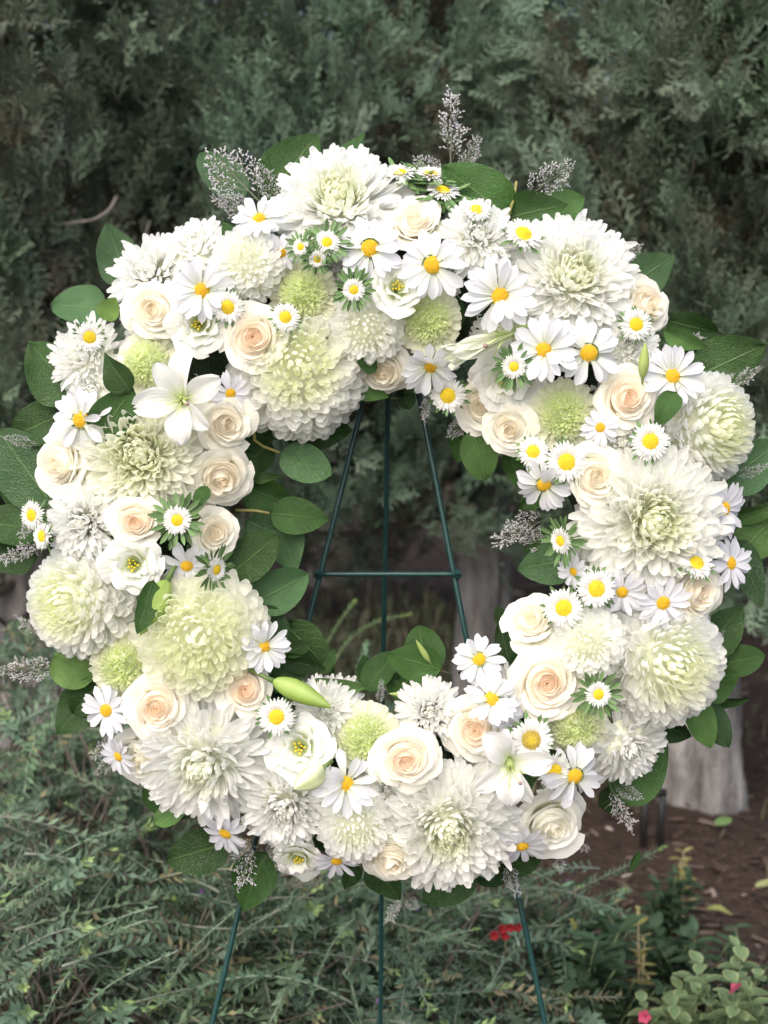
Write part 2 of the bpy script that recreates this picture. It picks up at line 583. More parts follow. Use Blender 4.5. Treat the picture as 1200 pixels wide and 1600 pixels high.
def conifer(x, y, rad, z0, z1, n_clump, label, seed, trunk_r=0.12, tint=(1, 1, 1), dens=20, coarse=False, sweep=1.0, trunk_dx=0.0):
    r = np.random.default_rng(seed)
    root = link("conifer_tree", None, None, Matrix.Translation((x, y, 0)), label=label, category="tree", group="conifers behind the wreath")
    link("trunk", trunk_mesh(z1 - 0.4, trunk_r, trunk_r * .35, seed), root, Matrix.Translation((trunk_dx, 0, 0)))
    P, D, S, C = [], [], [], []
    for i in range(n_clump):
        # angle 0 faces the camera (-y)
        a = r.normal(0, 0.70) * sweep
        a = max(-2.0, min(2.0, a))
        u = r.random()
        z = z0 + (z1 - z0) * u ** 1.15
        inside = i % 5 == 4
        taper = 1 - 0.45 * max(0, (z - 1.9) / (z1 - 1.9 + 1e-6)) - 0.35 * math.exp(-(z - z0) / 0.16)
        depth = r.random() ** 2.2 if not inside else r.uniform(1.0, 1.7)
        rr = rad * taper * (1 + .13 * fnoise(a * 1.3, z, seed)) - depth * 0.30
        cx, cy = math.sin(a) * rr, -math.cos(a) * rr
        out = np.array([math.sin(a), -math.cos(a), 0.0])
        green = np.array([0.138, 0.196, 0.142])
        olive = np.array([0.118, 0.148, 0.110])
        brown = np.array([0.13, 0.115, 0.088])
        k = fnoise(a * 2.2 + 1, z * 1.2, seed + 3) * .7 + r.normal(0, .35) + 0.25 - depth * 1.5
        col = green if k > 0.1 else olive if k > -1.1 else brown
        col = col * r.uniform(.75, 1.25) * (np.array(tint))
        if k > 0.75:
            col = col * np.array([1.25, 1.32, 1.2])
        n = int(dens * r.uniform(.7, 1.3))
        up = 1.25 if r.random() < 0.88 else -0.3
        axis = out * r.uniform(.35, 1.0) + np.array([r.normal(0, .3), r.normal(0, .15), up])
        axis /= np.linalg.norm(axis)
        L = r.uniform(.14, .26)
        for j in range(n):
            t = r.random()
            p = np.array([cx, cy, z]) + axis * L * t + r.normal(0, .028, 3)
            d = axis + r.normal(0, .40, 3) * (1.15 - .5 * t)
            P.append(p)
            D.append(d)
            S.append(r.uniform(.07, .135) * (1.6 if coarse else 1) * (1.7 if inside else 1))
            C.append(col * r.uniform(.85, 1.15))
    mb = MB()
    scatter(mb, SPRAYS_C if coarse else SPRAYS, np.array(P), np.array(D), np.array(S), np.array(C))
    link("crown", mb.build("crown", M_CONIFER), root, kind="stuff")
    # inner limbs that show between the sprays
    mb = MB()
    for i in range(int(26 if not coarse else 12)):
        z = r.uniform(z0 - .1, z1 - .3)
        a = r.normal(0, 0.9)
        e = rad * r.uniform(.7, .98)
        p0 = np.array([trunk_dx, 0, z])
        p3 = np.array([math.sin(a) * e, -math.cos(a) * e, z + r.uniform(.05, .45)])
        if z < 0.8:
            p3[2] = z + r.uniform(-.02, .2)
        pts = [p0 + (p3 - p0) * t + np.array([.03 * math.sin(5 * t + i), 0, -.10 * math.sin(math.pi * t)]) for t in np.linspace(0, 1, 8)]
        mb.tube(pts, np.linspace(.016, .003, 8), 5)
    link("limbs", mb.build("limbs", M_TWIG), root, kind="stuff")
    return root


c1 = conifer(-0.98, 4.02, 0.72, 0.62, 2.5, 400, "olive green conifer with grey trunk base at the left edge", 1, 0.12, (.92, .88, .85))
c2 = conifer(-0.16, 4.25, 0.80, 0.66, 2.5, 430, "blue green conifer straight behind the middle of the wreath", 2, 0.09, (.96, 1.04, 1.0), trunk_dx=.42)
_g = ground_at(1112, 1268)
c3 = conifer(_g.x, _g.y + .11, 0.52, 0.66, 2.5, 400, "grey green conifer on the pale grey trunk at the right", 3, 0.118, (.9, .92, .86))
conifer(1.75, 4.1, 0.75, 0.6, 2.7, 90, "conifer at the far right edge of the tree row", 4, 0.12, (.85, .88, .82), coarse=True)
conifer(-1.95, 4.1, 0.75, 0.55, 2.7, 90, "conifer at the far left edge of the tree row", 5, 0.12, (.85, .85, .8), coarse=True)
for k, (x, y) in enumerate([(-2.3, 5.9), (-1.2, 6.1), (-0.2, 6.3), (0.85, 6.1), (1.9, 6.0)]):
    t = conifer(x, y, 0.9, 0.10, 3.0, 100, "dark conifer in the back row behind the %s tree" % ("first", "second", "third", "fourth", "fifth")[k],
                20 + k, 0.10, (.7, .72, .66), dens=16, coarse=True, sweep=1.2)
    t["group"] = "back row of conifers"

# bare grey twigs arching in front of the foliage on the left
def bare_twig(root, pts, r0):
    mb = MB()
    pts = np.array([list(p - root.location) for p in pts])
    t = np.linspace(0, 1, len(pts))
    tt = np.linspace(0, 1, 14)
    P = np.stack([np.interp(tt, t, pts[:, k]) for k in range(3)], -1)
    P = np.concatenate([P[:1], (P[:-2] + 2 * P[1:-1] + P[2:]) / 4, P[-1:]])
    mb.tube(P, np.linspace(r0, r0 * .4, len(P)), 6, C=(1, 1, 1))
    link("bare_twig", mb.build("bare_twig", M_DRYTWIG), root)


M_DRYTWIG = rough_material("dry_grey_twig", (0.11, 0.10, 0.09), (0.21, 0.19, 0.17), 40.0, 0.9, 0.4, 0.003)
bare_twig(c1, [pix(-30, 195, 3.2), pix(10, 216, 3.18), pix(45, 235, 3.25), pix(70, 262, 3.4)], 0.0045)
bare_twig(c1, [pix(182, 308, 3.25), pix(172, 328, 3.2), pix(150, 343, 3.17), pix(118, 348, 3.2), pix(80, 352, 3.3)], 0.0045)
bare_twig(c1, [pix(235, 345, 3.4), pix(225, 372, 3.32), pix(212, 392, 3.4)], 0.003)
bare_twig(c2, [pix(310, 165, 3.4), pix(345, 190, 3.34), pix(365, 205, 3.4)], 0.003)

# ------------------------------------------------------------------ the blue-green shrubs in front of the trees
def shrub_branch(seed, L=0.26, curve=0.5, fresh=True, dead=0.0):
    r = np.random.default_rng(seed)
    mb = MB()
    n = 16
    t = np.linspace(0, 1, n)
    x = L * (t - .12 * curve * t ** 2)
    z = L * curve * (-.55 * t ** 2 + .25 * t)
    y = L * .10 * np.sin(t * 3 + seed)
    pts = np.stack([x, y, z], -1)
    mb.tube(pts, np.linspace(.0021, .0010, n), 5, C=(0.24, 0.27, 0.21))
    # leaves in alternating opposite pairs
    m = int(L / 0.0078)
    for i in range(m):
        tt = .06 + .94 * i / (m - 1)
        p = np.array([np.interp(tt, t, pts[:, k]) for k in range(3)])
        q = np.array([np.interp(min(1, tt + .02), t, pts[:, k]) for k in range(3)])
        d = q - p if np.linalg.norm(q - p) > 1e-6 else np.array([1, 0, 0.])
        d /= np.linalg.norm(d)
        a0 = (math.pi / 2) * (i % 2) + r.normal(0, .3)
        ref = np.cross(d, [0, 0, 1.0])
        ref /= np.linalg.norm(ref)
        ref2 = np.cross(ref, d)
        for s in (0, math.pi):
            if r.random() < .10:
                continue
            a = a0 + s
            o = ref * math.cos(a) + ref2 * math.sin(a)
            lean = r.uniform(.5, 1.0) + .8 * max(0, tt - .85) * 6
            ld = o + d * lean + np.array([0, 0, .15])
            ld /= np.linalg.norm(ld)
            ll = r.uniform(.017, .027) * (1 - .35 * max(0, (tt - .8) / .2))
            w = ll * r.uniform(.15, .21)
            sd = np.cross(ld, o)
            sd /= np.linalg.norm(sd) + 1e-9
            nn = np.cross(sd, ld)
            m1 = p + ld * ll * .5
            tp = p + ld * ll + nn * ll * r.uniform(-.15, .25)
            col = np.array([0.150, 0.225, 0.145]) * r.uniform(.75, 1.2)
            if fresh and tt > .9:
                col = np.array([0.26, 0.36, 0.14]) * r.uniform(.85, 1.1)
            if r.random() < dead:
                col = np.array([0.40, 0.36, 0.22]) * r.uniform(.7, 1.1)
            mb.add([p, m1 + sd * w - nn * w * .3, m1, m1 - sd * w - nn * w * .3, tp], T=[(0, 1, 2), (0, 2, 3), (1, 4, 2), (2, 4, 3)], C=col)
    return mb.build("branch", M_SHRUB)


BR = [shrub_branch(300 + k, [.24, .28, .32, .22, .27, .30, .2, .26][k], [.3, .6, .9, .5, .2, .7, .4, 1.0][k], k % 2 == 0, [0, .03, 0, .05, 0, .03, .05, 0][k]) for k in range(8)]
BRD = [shrub_branch(340 + k, .22, .5, False, .75) for k in range(2)]


def shrub(cx, cy, h, rx, ry, n, label, seed, dead=0.10, flowers=0):
    r = np.random.default_rng(seed)
    root = link("garden_shrub", None, None, Matrix.Translation((cx, cy, 0)), label=label, category="shrub", group="grey green shrubs behind the wreath")
    mb = MB()
    tips = []
    for i in range(n):
        a = r.uniform(0, math.tau)
        u = math.sqrt(r.random())
        px, py = rx * u * math.cos(a), ry * u * math.sin(a)
        dome = math.sqrt(max(0.02, 1 - u * u * .9))
        z = h * dome * (1 - .62 * r.random() ** 1.7)
        az = math.atan2(py, px) + r.normal(0, .9)
        el = r.uniform(-.35, .75)
        d = Vector((math.cos(az) * math.cos(el), math.sin(az) * math.cos(el), math.sin(el)))
        side = Vector((0, 0, 1)).cross(d).normalized()
        upv = d.cross(side)
        M3 = Matrix((d, side, upv)).transposed().to_4x4()
        me = random.choice(BRD) if r.random() < dead * .6 else BR[r.integers(0, 8)]
        p = Vector((px, py, z)) - d * .14
        s = r.uniform(.8, 1.25)
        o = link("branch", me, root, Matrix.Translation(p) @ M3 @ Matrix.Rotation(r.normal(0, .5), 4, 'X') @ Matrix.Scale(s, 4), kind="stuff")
        g = (.30 + .80 * min(1, z / (h * dome))) * r.uniform(.75, 1.15)  # lower branches tinted darker: shade of the gaps put into the colour
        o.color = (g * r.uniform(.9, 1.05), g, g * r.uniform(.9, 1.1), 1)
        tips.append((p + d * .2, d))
        # woody stem that carries the branch
        q = np.array([list(Vector((px * .25, py * .25, -.03))), list(Vector((px * .6, py * .6, z * .55))), list(p + d * .01)])
        mb.tube(q, [.0035, .0026, .0018], 4)
    link("woody_stems", mb.build("woody_stems", M_TWIG), root, kind="stuff")
    for i in range(flowers):
        p, d = tips[r.integers(0, len(tips))]
        mb = MB()
        for k in range(5):
            a = math.tau * k / 5
            o = np.array([math.cos(a), math.sin(a), .5]) * .006
            s = np.array([-math.sin(a), math.cos(a), 0]) * .0028
            mb.add([(0, 0, 0), o * .6 + s, o, o * .6 - s], Q=[(0, 1, 2, 3)], C=(0.32, 0.16, 0.42))
        link("small_purple_flower", mb.build("small_purple_flower", M_PETAL), root, frame(p + Vector((0, -.02, .02)), (0, -1, .6)), kind="stuff")
    return root


def shrub_px(px, py_top, dist, rx, ry, n, label, seed, **kw):
    p = pix(px, py_top, dist)
    return shrub(p.x, p.y, max(0.12, p.z), rx, ry, n, label, seed, **kw)


shrub_px(10, 965, 2.95, .30, .28, 120, "tall grey green shrub at the left edge behind the wreath", 51)
shrub_px(140, 1090, 2.75, .30, .25, 110, "shrub below the light round leaf at the lower left", 52)
shrub_px(60, 1300, 2.40, .32, .22, 110, "bluish shrub filling the lower left corner", 53, dead=.10, flowers=2)
shrub_px(330, 1330, 2.45, .26, .22, 95, "shrub with tan dead leaves beside the left easel leg", 54, dead=.32)
shrub_px(480, 1370, 2.50, .26, .22, 95, "shrub between the left and middle easel legs", 55, dead=.16, flowers=2)
shrub_px(680, 1380, 2.55, .24, .22, 95, "shrub between the middle and right easel legs", 56, dead=.12, flowers=1)
shrub_px(830, 1340, 2.72, .17, .16, 40, "low shrub with an arching tip beside the right easel leg", 57, dead=.05, flowers=3)
shrub_px(480, 1010, 3.30, .16, .18, 22, "fresh green shrub seen through the wreath by the left leg", 58, dead=.05)

# arching sprigs that stand out one by one
def sprig_plant(base, tip, label, mesh, tint=(1, 1, 1)):
    d = tip - base
    s = d.length / .26
    root = link("shrub_sprig", None, None, Matrix.Translation(Vector((base.x, base.y, -.02))), label=label, category="sprig")
    x = d.normalized()
    side = Vector((0, 0, 1)).cross(x).normalized()
    M3 = Matrix((x, side, x.cross(side))).transposed().to_4x4()
    o = link("branch", mesh, root, Matrix.Translation((0, 0, base.z + .02)) @ M3 @ Matrix.Scale(s, 4), kind="stuff")
    o.color = (*tint, 1)
    mb = MB()
    mb.tube([(0, .34, -.02), (0.01, .20, (base.z + .02) * .6), (0, 0, base.z + .02)], [.003, .0025, .0018], 5)
    link("stem", mb.build("stem", M_TWIG), root)


sprig_plant(pix(905, 1395, 2.62), pix(1030, 1312, 2.60), "single arching sprig with bright green tip over the mulch", BR[4], (.95, 1, .95))
sprig_plant(pix(860, 1440, 2.6), pix(985, 1378, 2.58), "second paler sprig just under the arching bright tipped sprig", BR[0], (1, 1.05, 1))
sprig_plant(pix(500, 1040, 3.2), pix(545, 925, 3.15), "upright light green sprig seen through the wreath", BR[0], (1.2, 1.35, .9))
sprig_plant(pix(520, 1045, 3.2), pix(600, 945, 3.2), "leaning light green sprig beside the middle easel leg", BR[2], (1.2, 1.3, .9))

for b, t, d, k, lab in [
        ((250, 1425), (30, 1484), 2.22, 0, "long arching sprig with leaves in neat rows at the lower left"),
        ((232, 1440), (58, 1548), 2.20, 5, "drooping sprig with a fading tip near the lower left corner"),
        ((275, 1478), (92, 1578), 2.18, 3, "thick bluish sprig reaching down to the bottom edge at the left"),
        ((210, 1286), (8, 1346), 2.35, 2, "sprig with a yellow green tip under the dark leaf pair"),
        ((372, 1410), (262, 1545), 2.25, 4, "sprig curving down just left of the left easel leg"),
        ((215, 1385), (165, 1395), 2.3, 6, "short tuft with fresh green leaves above the arching sprig"),
        ((95, 1370), (-20, 1420), 2.25, 1, "grey blue sprig leaving the picture at the left edge"),
        ((560, 1440), (440, 1545), 2.3, 7, "sprig drooping left of the middle easel leg"),
        ((640, 1480), (745, 1440), 2.35, 4, "sprig pointing to the red flower from the middle leg")]:
    sprig_plant(pix(*b, d + .06), pix(*t, d), lab, BR[k], (1.22, 1.32, 1.25))

# ------------------------------------------------------------------ leaves and other shapes
def leaf_mesh(seed, tipsharp=1.0, wave=.03, droop=.18, fold=.20, nt=14, ns=8, col=(0.042, 0.102, 0.024), serr=0.0):
    r = np.random.default_rng(seed)
    t = np.linspace(0, 1, nt + 1)
    s = np.linspace(-1, 1, ns + 1)
    w = (np.clip(t, 0, 1) ** .52) * (np.clip(1 - t, 0, 1) ** (.82 * tipsharp))
    w = w / w.max() * .5
    P = np.zeros((nt + 1, ns + 1, 3))
    ph = r.uniform(0, 6, 3)
    for i in range(nt + 1):
        for j in range(ns + 1):
            P[i, j] = (t[i] + .02 * s[j] ** 2, s[j] * w[i],
                       fold * abs(s[j]) ** 1.3 * w[i] - droop * t[i] ** 2 + .5 * droop * t[i]
                       + wave * math.sin(7 * t[i] + ph[0] + 1.2 * s[j]) * abs(s[j]) + .015 * math.sin(13 * t[i] + ph[1]) * s[j])
    C = np.tile(np.array(col), ((nt + 1) * (ns + 1), 1))
    mb = MB()
    mb.grid(P, C=C)
    mb.tube([(-.16, 0, -.02), (-.06, .0, 0.0), (.03, 0, .0)], [.012, .012, .008], 5, C=(0.16, 0.18, 0.07))
    return mb.build("leaf", M_LEAF)


LEAVES = [leaf_mesh(400, 1.0), leaf_mesh(401, 1.25, .05, .3, .28), leaf_mesh(402, .8, .02, .05, .12), leaf_mesh(403, 1.1, .04, -.2, .15),
          leaf_mesh(404, .9, .06, .4, .35), leaf_mesh(406, 1.15, .09, .35, .5), leaf_mesh(407, 1.0, .10, .1, .1), leaf_mesh(408, 1.3, .07, .5, .42)]
ROUND_LEAF = leaf_mesh(405, .55, .03, .1, .1)


def strap(L, W, theta, ns=4, nt=8, cup=.4, base_w=.45, tip=.7, ridges=0.0, notch=0.0, r0=0.0, z0=0.0, ruffle=0.0, ph=0.0, rows=None, blunt=.2):
    """a petal along +x that rises by theta(t); x radial, y across, z up"""
    t = np.linspace(0, 1, nt + 1) if rows is None else np.array(rows)
    nt = len(t) - 1
    s = np.linspace(-1, 1, ns + 1)
    th = np.array([theta(v) for v in t])
    dt = np.diff(t) * L
    cx = r0 + np.concatenate([[0], np.cumsum(np.cos((th[1:] + th[:-1]) / 2) * dt)])
    cz = z0 + np.concatenate([[0], np.cumsum(np.sin((th[1:] + th[:-1]) / 2) * dt)])
    w = W * np.minimum(1, base_w + (1 - base_w) * 1.6 * t) * np.sqrt(np.clip(1 - np.clip((t - tip) / (1 - tip), 0, 1) ** 2 * (1 - blunt ** 2), 0, 1))
    P = np.zeros((nt + 1, ns + 1, 3))
    for i in range(nt + 1):
        n = np.array([-math.sin(th[i]), 0, math.cos(th[i])])
        d = np.array([math.cos(th[i]), 0, math.sin(th[i])])
        for j in range(ns + 1):
            off = cup * w[i] * s[j] ** 2 + ridges * W * math.cos(2 * math.pi * s[j] * 1.0) * math.sin(math.pi * min(1, t[i] * 1.1))
            off += ruffle * W * math.sin(6 * s[j] + ph + 3 * t[i]) * t[i] ** 2
            P[i, j] = np.array([cx[i], s[j] * w[i], cz[i]]) + n * off - d * (notch * W * math.cos(2 * math.pi * s[j]) * t[i] ** 4)
    return P


def rotz(P, a):
    c, s = math.cos(a), math.sin(a)
    Q = P.copy()
    Q[..., 0] = P[..., 0] * c - P[..., 1] * s
    Q[..., 1] = P[..., 0] * s + P[..., 1] * c
    return Q


def sstep(a, b, x):
    x = min(1, max(0, (x - a) / (b - a)))
    return x * x * (3 - 2 * x)


def lerp(a, b, f):
    return np.array(a) * (1 - f) + np.array(b) * f


WHITE = (0.90, 0.905, 0.89)
COOL = (0.83, 0.84, 0.89)
GREENISH = (0.87, 0.915, 0.55)
GA = 2.39996323


def mum(style, seed, N_, core, green=1.0, white=(0.955, 0.96, 0.95)):
    """chrysanthemum head of radius 1: returns (inner florets, outer petals)"""
    r = np.random.default_rng(seed)
    inner, outer = MB(), MB()
    for i in range(N_):
        f = i / (N_ - 1)
        phi = i * GA + r.normal(0, .08)
        if style == 'ball':
            sa = -.55 + 1.54 * f ** .92
            al = math.asin(max(-1, min(.999, sa)))
            rb = .58
            L = (.50 - .16 * f) * r.uniform(.88, 1.12)
            W = .096 * (1.12 - .66 * sstep(.5, .95, f)) * r.uniform(.88, 1.1)
            c0, c1 = al - .25 + r.normal(0, .12), (.75 + .65 * f) + r.normal(0, .18)
            b = (rb * math.cos(al), rb * math.sin(al))
            cup = .55
        elif style == 'flat':
            al = R_(-14 + 100 * f ** 1.5)
            rb = .10 + .06 * (1 - f)
            L = (.93 - .56 * f) * r.uniform(.9, 1.08)
            W = .080 * (1.08 - .60 * sstep(.3, .95, f)) * r.uniform(.9, 1.1)
            c0, c1 = al + r.normal(0, .10), (.20 + 1.15 * f) + r.normal(0, .32)
            b = (rb * math.cos(al), .05 * f)
            cup = .45 + .5 * f
        elif style == 'loose':
            al = R_(-18 + 104 * f ** 1.45)
            rb = .12
            L = (.98 - .52 * f) * r.uniform(.85, 1.1)
            W = .092 * (1.0 - .46 * f) * r.uniform(.85, 1.15)
            c0, c1 = al - .1 + r.normal(0, .14), (.45 + .75 * f) + r.normal(0, .25)
            b = (rb * math.cos(al), .05 * f)
            cup = .8
        else:  # pom: tight green button with a few open outer petals
            sa = -.35 + 1.34 * f ** .95
            al = math.asin(max(-1, min(.999, sa)))
            rb = .54
            L = .26 * r.uniform(.9, 1.1)
            W = .060 * r.uniform(.9, 1.1)
            c0, c1 = al + r.normal(0, .10), .35
            b = (rb * math.cos(al), rb * math.sin(al) * .8 - .08)
            cup = 1.1
            if f < .34:
                L, W, c1, cup, c0 = .50 * r.uniform(.9, 1.1), .095, .1, .4, al * .5 - .1 + r.normal(0, .12)
        k = 1.4 if r.random() < .5 else 1.9
        P = strap(L, W, lambda t: c0 + c1 * t ** k, ns=2, cup=cup, base_w=.6, tip=.66, r0=b[0], z0=b[1], rows=(0, .3, .55, .74, .88, .96, 1.0), blunt=.62 if style == 'pom' else .34)
        tt = np.array((0, .3, .55, .74, .88, .96, 1.0))[:, None]
        P[..., 1] += tt ** 2 * r.normal(0, .15 if style in ('flat', 'loose') else .09) * L
        P[..., 2] += tt * (P[..., 1] - P[:, 1:2, 1]) * r.normal(0, .35)
        P = rotz(P + r.normal(0, .004, 3), phi)
        nt = P.shape[0]
        tv = np.linspace(0, 1, nt)[:, None, None]
        if style == 'pom':
            g = sstep(.05, .85, f)
            cA = lerp((0.92, 0.92, 0.78), (0.84, 0.92, 0.52), g)
            cB = lerp((0.94, 0.94, 0.84), (0.92, 0.965, 0.70), g)
        else:
            g = sstep(core, 1, f) * green
            cA = lerp((0.95, 0.955, 0.915), GREENISH, g)
            cB = lerp(white, (0.90, 0.93, 0.72), g * .85)
        tint = r.uniform(.96, 1.03)
        Cc = (cA * (1 - tv ** .7) + cB * tv ** .7) * tint * np.ones((nt, 3, 1))
        (outer if f < .55 else inner).grid(P, C=Cc)
    # solid receptacle closing the gaps, enlarged and pale to brighten the crevices
    n, m = 14, 6
    G = np.zeros((m + 1, n, 3))
    kk = {'ball': .70, 'flat': .20, 'loose': .2, 'pom': .68}[style]
    for i in range(m + 1):
        a = math.pi * (i / m - .5)
        for j in range(n):
            G[i, j] = (kk * math.cos(a) * math.cos(math.tau * j / n), kk * math.cos(a) * math.sin(math.tau * j / n),
                       kk * math.sin(a) * (1.9 if style in ('flat', 'loose') else .70 if style == 'pom' else .95) - .05)
    inner.grid(G, C=np.array(lerp(white, GREENISH, .5)), wrap=True)
    if style in ('flat', 'loose'):  # pale filler dome added under the petals so the gaps stay light
        for i in range(m + 1):
            rr = .66 * (1 - i / m)
            for j in range(n):
                G[i, j] = (rr * math.cos(math.tau * j / n), rr * math.sin(math.tau * j / n), .33 * math.sqrt(max(0, 1 - (rr / .66) ** 2)) - .10)
        inner.grid(G, C=np.array(lerp(white, GREENISH, .15)), wrap=True)
    inner.tube([(0, 0, -.2), (0, 0, -.8), (0.05, 0, -1.3)], [.06, .05, .05], 6, C=(0.10, 0.18, 0.06))
    return inner.build("chrysanthemum", M_MUM), outer.build("outer_petals", M_MUM)


CREAMY = (0.95, 0.955, 0.865)
MUMS = {
    'MB': [mum('ball', 500 + k, 460, .64, [.8, .8, .6][k]) for k in range(3)],
    'MF': [mum('flat', 510 + k, 540, .45, [1.0, .8, 1.0][k], [(0.955, 0.96, 0.95), (0.955, 0.96, 0.94), (0.955, 0.96, 0.92)][k]) for k in range(3)],
    'MY': [mum('flat', 515, 540, .2, .65, CREAMY), mum('ball', 516, 460, .35, .6, CREAMY)],
    'ML': [mum('loose', 520 + k, 330, .5, .55) for k in range(2)],
    'W': [mum('flat', 530, 290, .75, .45), mum('ball', 531, 260, .8, .35), mum('loose', 532, 240, .75, .3), mum('flat', 533, 300, .7, .3)],
    'P': [mum('pom', 540 + k, 420, .5) for k in range(3)],
}


def disc_mesh(name, rim, mid, top, n=190, hgt=.42):
    r = np.random.default_rng(7)
    mb = MB()
    n1, m1 = 20, 5
    G = np.zeros((m1 + 1, n1, 3))
    for i in range(m1 + 1):
        a = i / m1
        for j in range(n1):
            G[i, j] = ((1 - a) * math.cos(math.tau * j / n1), (1 - a) * math.sin(math.tau * j / n1), hgt * (1 - (1 - a) ** 2))
    mb.grid(G, C=np.array(mid) * .8, wrap=True)
    for i in range(n):
        u = math.sqrt((i + .5) / n)
        a = i * GA
        c = np.array([u * math.cos(a), u * math.sin(a), hgt * (1 - u * u)])
        nn = np.array([c[0] * .7, c[1] * .7, .7])
        nn /= np.linalg.norm(nn)
        e1 = np.cross(nn, [0.3, .9, .1])
        e1 /= np.linalg.norm(e1)
        e2 = np.cross(nn, e1)
        s = .062 * r.uniform(.8, 1.2)
        hh = s * r.uniform(1.0, 1.9)
        V = [c + s * (math.cos(math.tau * k / 5) * e1 + math.sin(math.tau * k / 5) * e2) for k in range(5)]
        V += [c + nn * hh * .7 + .7 * s * (math.cos(math.tau * k / 5) * e1 + math.sin(math.tau * k / 5) * e2) for k in range(5)] + [c + nn * hh]
        Q = [(k, (k + 1) % 5, 5 + (k + 1) % 5, 5 + k) for k in range(5)]
        T = [(5 + k, 5 + (k + 1) % 5, 10) for k in range(5)]
        col = lerp(lerp(top, mid, sstep(.2, .6, u)), rim, sstep(.72, .98, u)) * r.uniform(.8, 1.15)
        mb.add(V, Q=Q, T=T, C=col)
    return mb.build(name, M_DISC)


DISC_D = disc_mesh("centre", (0.55, 0.44, 0.03), (0.76, 0.48, 0.025), (0.80, 0.48, 0.03))
DISC_A = disc_mesh("centre", (0.62, 0.55, 0.06), (0.78, 0.60, 0.03), (0.82, 0.58, 0.02), 150, .3)
DISC_B = disc_mesh("centre", (0.42, 0.38, 0.16), (0.45, 0.34, 0.06), (0.82, 0.62, 0.03), 170, .3)


def daisy_petal(seed):
    r = np.random.default_rng(seed)
    c0, c1 = r.uniform(.02, .28), r.uniform(-.45, .05)
    P = strap(.82, .158 * r.uniform(.85, 1.15), lambda t: c0 + c1 * t, ns=6, nt=8, cup=r.uniform(.05, .25), base_w=.35, tip=.66, ridges=.055, notch=.10, r0=.2)
    mb = MB()
    tv = np.linspace(0, 1, P.shape[0])[:, None, None]
    Cc = (np.array((0.72, 0.76, 0.58)) * (1 - tv) ** 3 + np.array(COOL) * (1 - (1 - tv) ** 3)) * np.ones((P.shape[0], P.shape[1], 1))
    mb.grid(P, C=Cc)
    return mb.build("petal", M_PETAL)


DPET = [daisy_petal(600 + k) for k in range(7)]


def calyx_mesh(name, rad, leafy=0, stem=1.6, seed=0, leaf_l=.7):
    r = np.random.default_rng(seed)
    mb = MB()
    n, m = 12, 4
    G = np.zeros((m + 1, n, 3))
    for i in range(m + 1):
        t = i / m
        for j in range(n):
            rr = rad * (1 - t) ** .5 + .05
            G[i, j] = (rr * math.cos(math.tau * j / n), rr * math.sin(math.tau * j / n), -.02 - .22 * t)
    mb.grid(G, C=(0.16, 0.24, 0.08), wrap=True)
    mb.tube([(0, 0, -.2), (.03, 0, -.2 - stem * .5), (.08, 0, -.2 - stem)], [.06, .055, .055], 6, C=(0.15, 0.23, 0.08))
    for i in range(leafy):
        f = i / max(1, leafy - 1)
        L = leaf_l * r.uniform(.7, 1.15)
        c0 = r.uniform(-.5, .35)
        P = strap(L, L * .14, lambda t: c0 + .3 * t, ns=2, nt=4, cup=.4, base_w=.4, tip=.5, r0=rad * .9, z0=-.08 - .35 * r.random())
        mb.grid(rotz(P, i * GA), C=np.array((0.115, 0.20, 0.075)) * r.uniform(.75, 1.3))
    return mb.build(name, M_SEPAL)


CAL_D = calyx_mesh("daisy", .26, 0, 1.4)
CAL_A = [calyx_mesh("aster", .5, 16, 1.6, k, .75) for k in range(2)]
CAL_A2 = [calyx_mesh("aster", .7, 26, 1.8, k + 5, 1.25) for k in range(2)]


def ring_petals(name, rows, mat, seed, col):
    r = np.random.default_rng(seed)
    mb = MB()
    for (n, L, W, r0, el, z) in rows:
        for i in range(n):
            c0, c1 = el + r.normal(0, .10), r.normal(-.15, .15)
            P = strap(L * r.uniform(.85, 1.1), W * r.uniform(.85, 1.15), lambda t: c0 + c1 * t, ns=2, nt=4, cup=.3, base_w=.5, tip=.6, r0=r0, z0=z)
            mb.grid(rotz(P, math.tau * (i + r.uniform(-.25, .25)) / n), C=np.array(col) * r.uniform(.95, 1.03))
    return mb.build(name, mat)


AST = [ring_petals("petals", [(30, .62, .075, .38, .05, -.03), (28, .55, .075, .36, .28, .0), (24, .42, .07, .34, .6, .02)], M_PETAL, 20 + k, WHITE) for k in range(3)]
DAI_J = [ring_petals("petals", [(13, .80, .15, .2, .02, -.02), (10, .76, .14, .2, .2, .01)], M_PETAL, 30 + k, COOL) for k in range(3)]

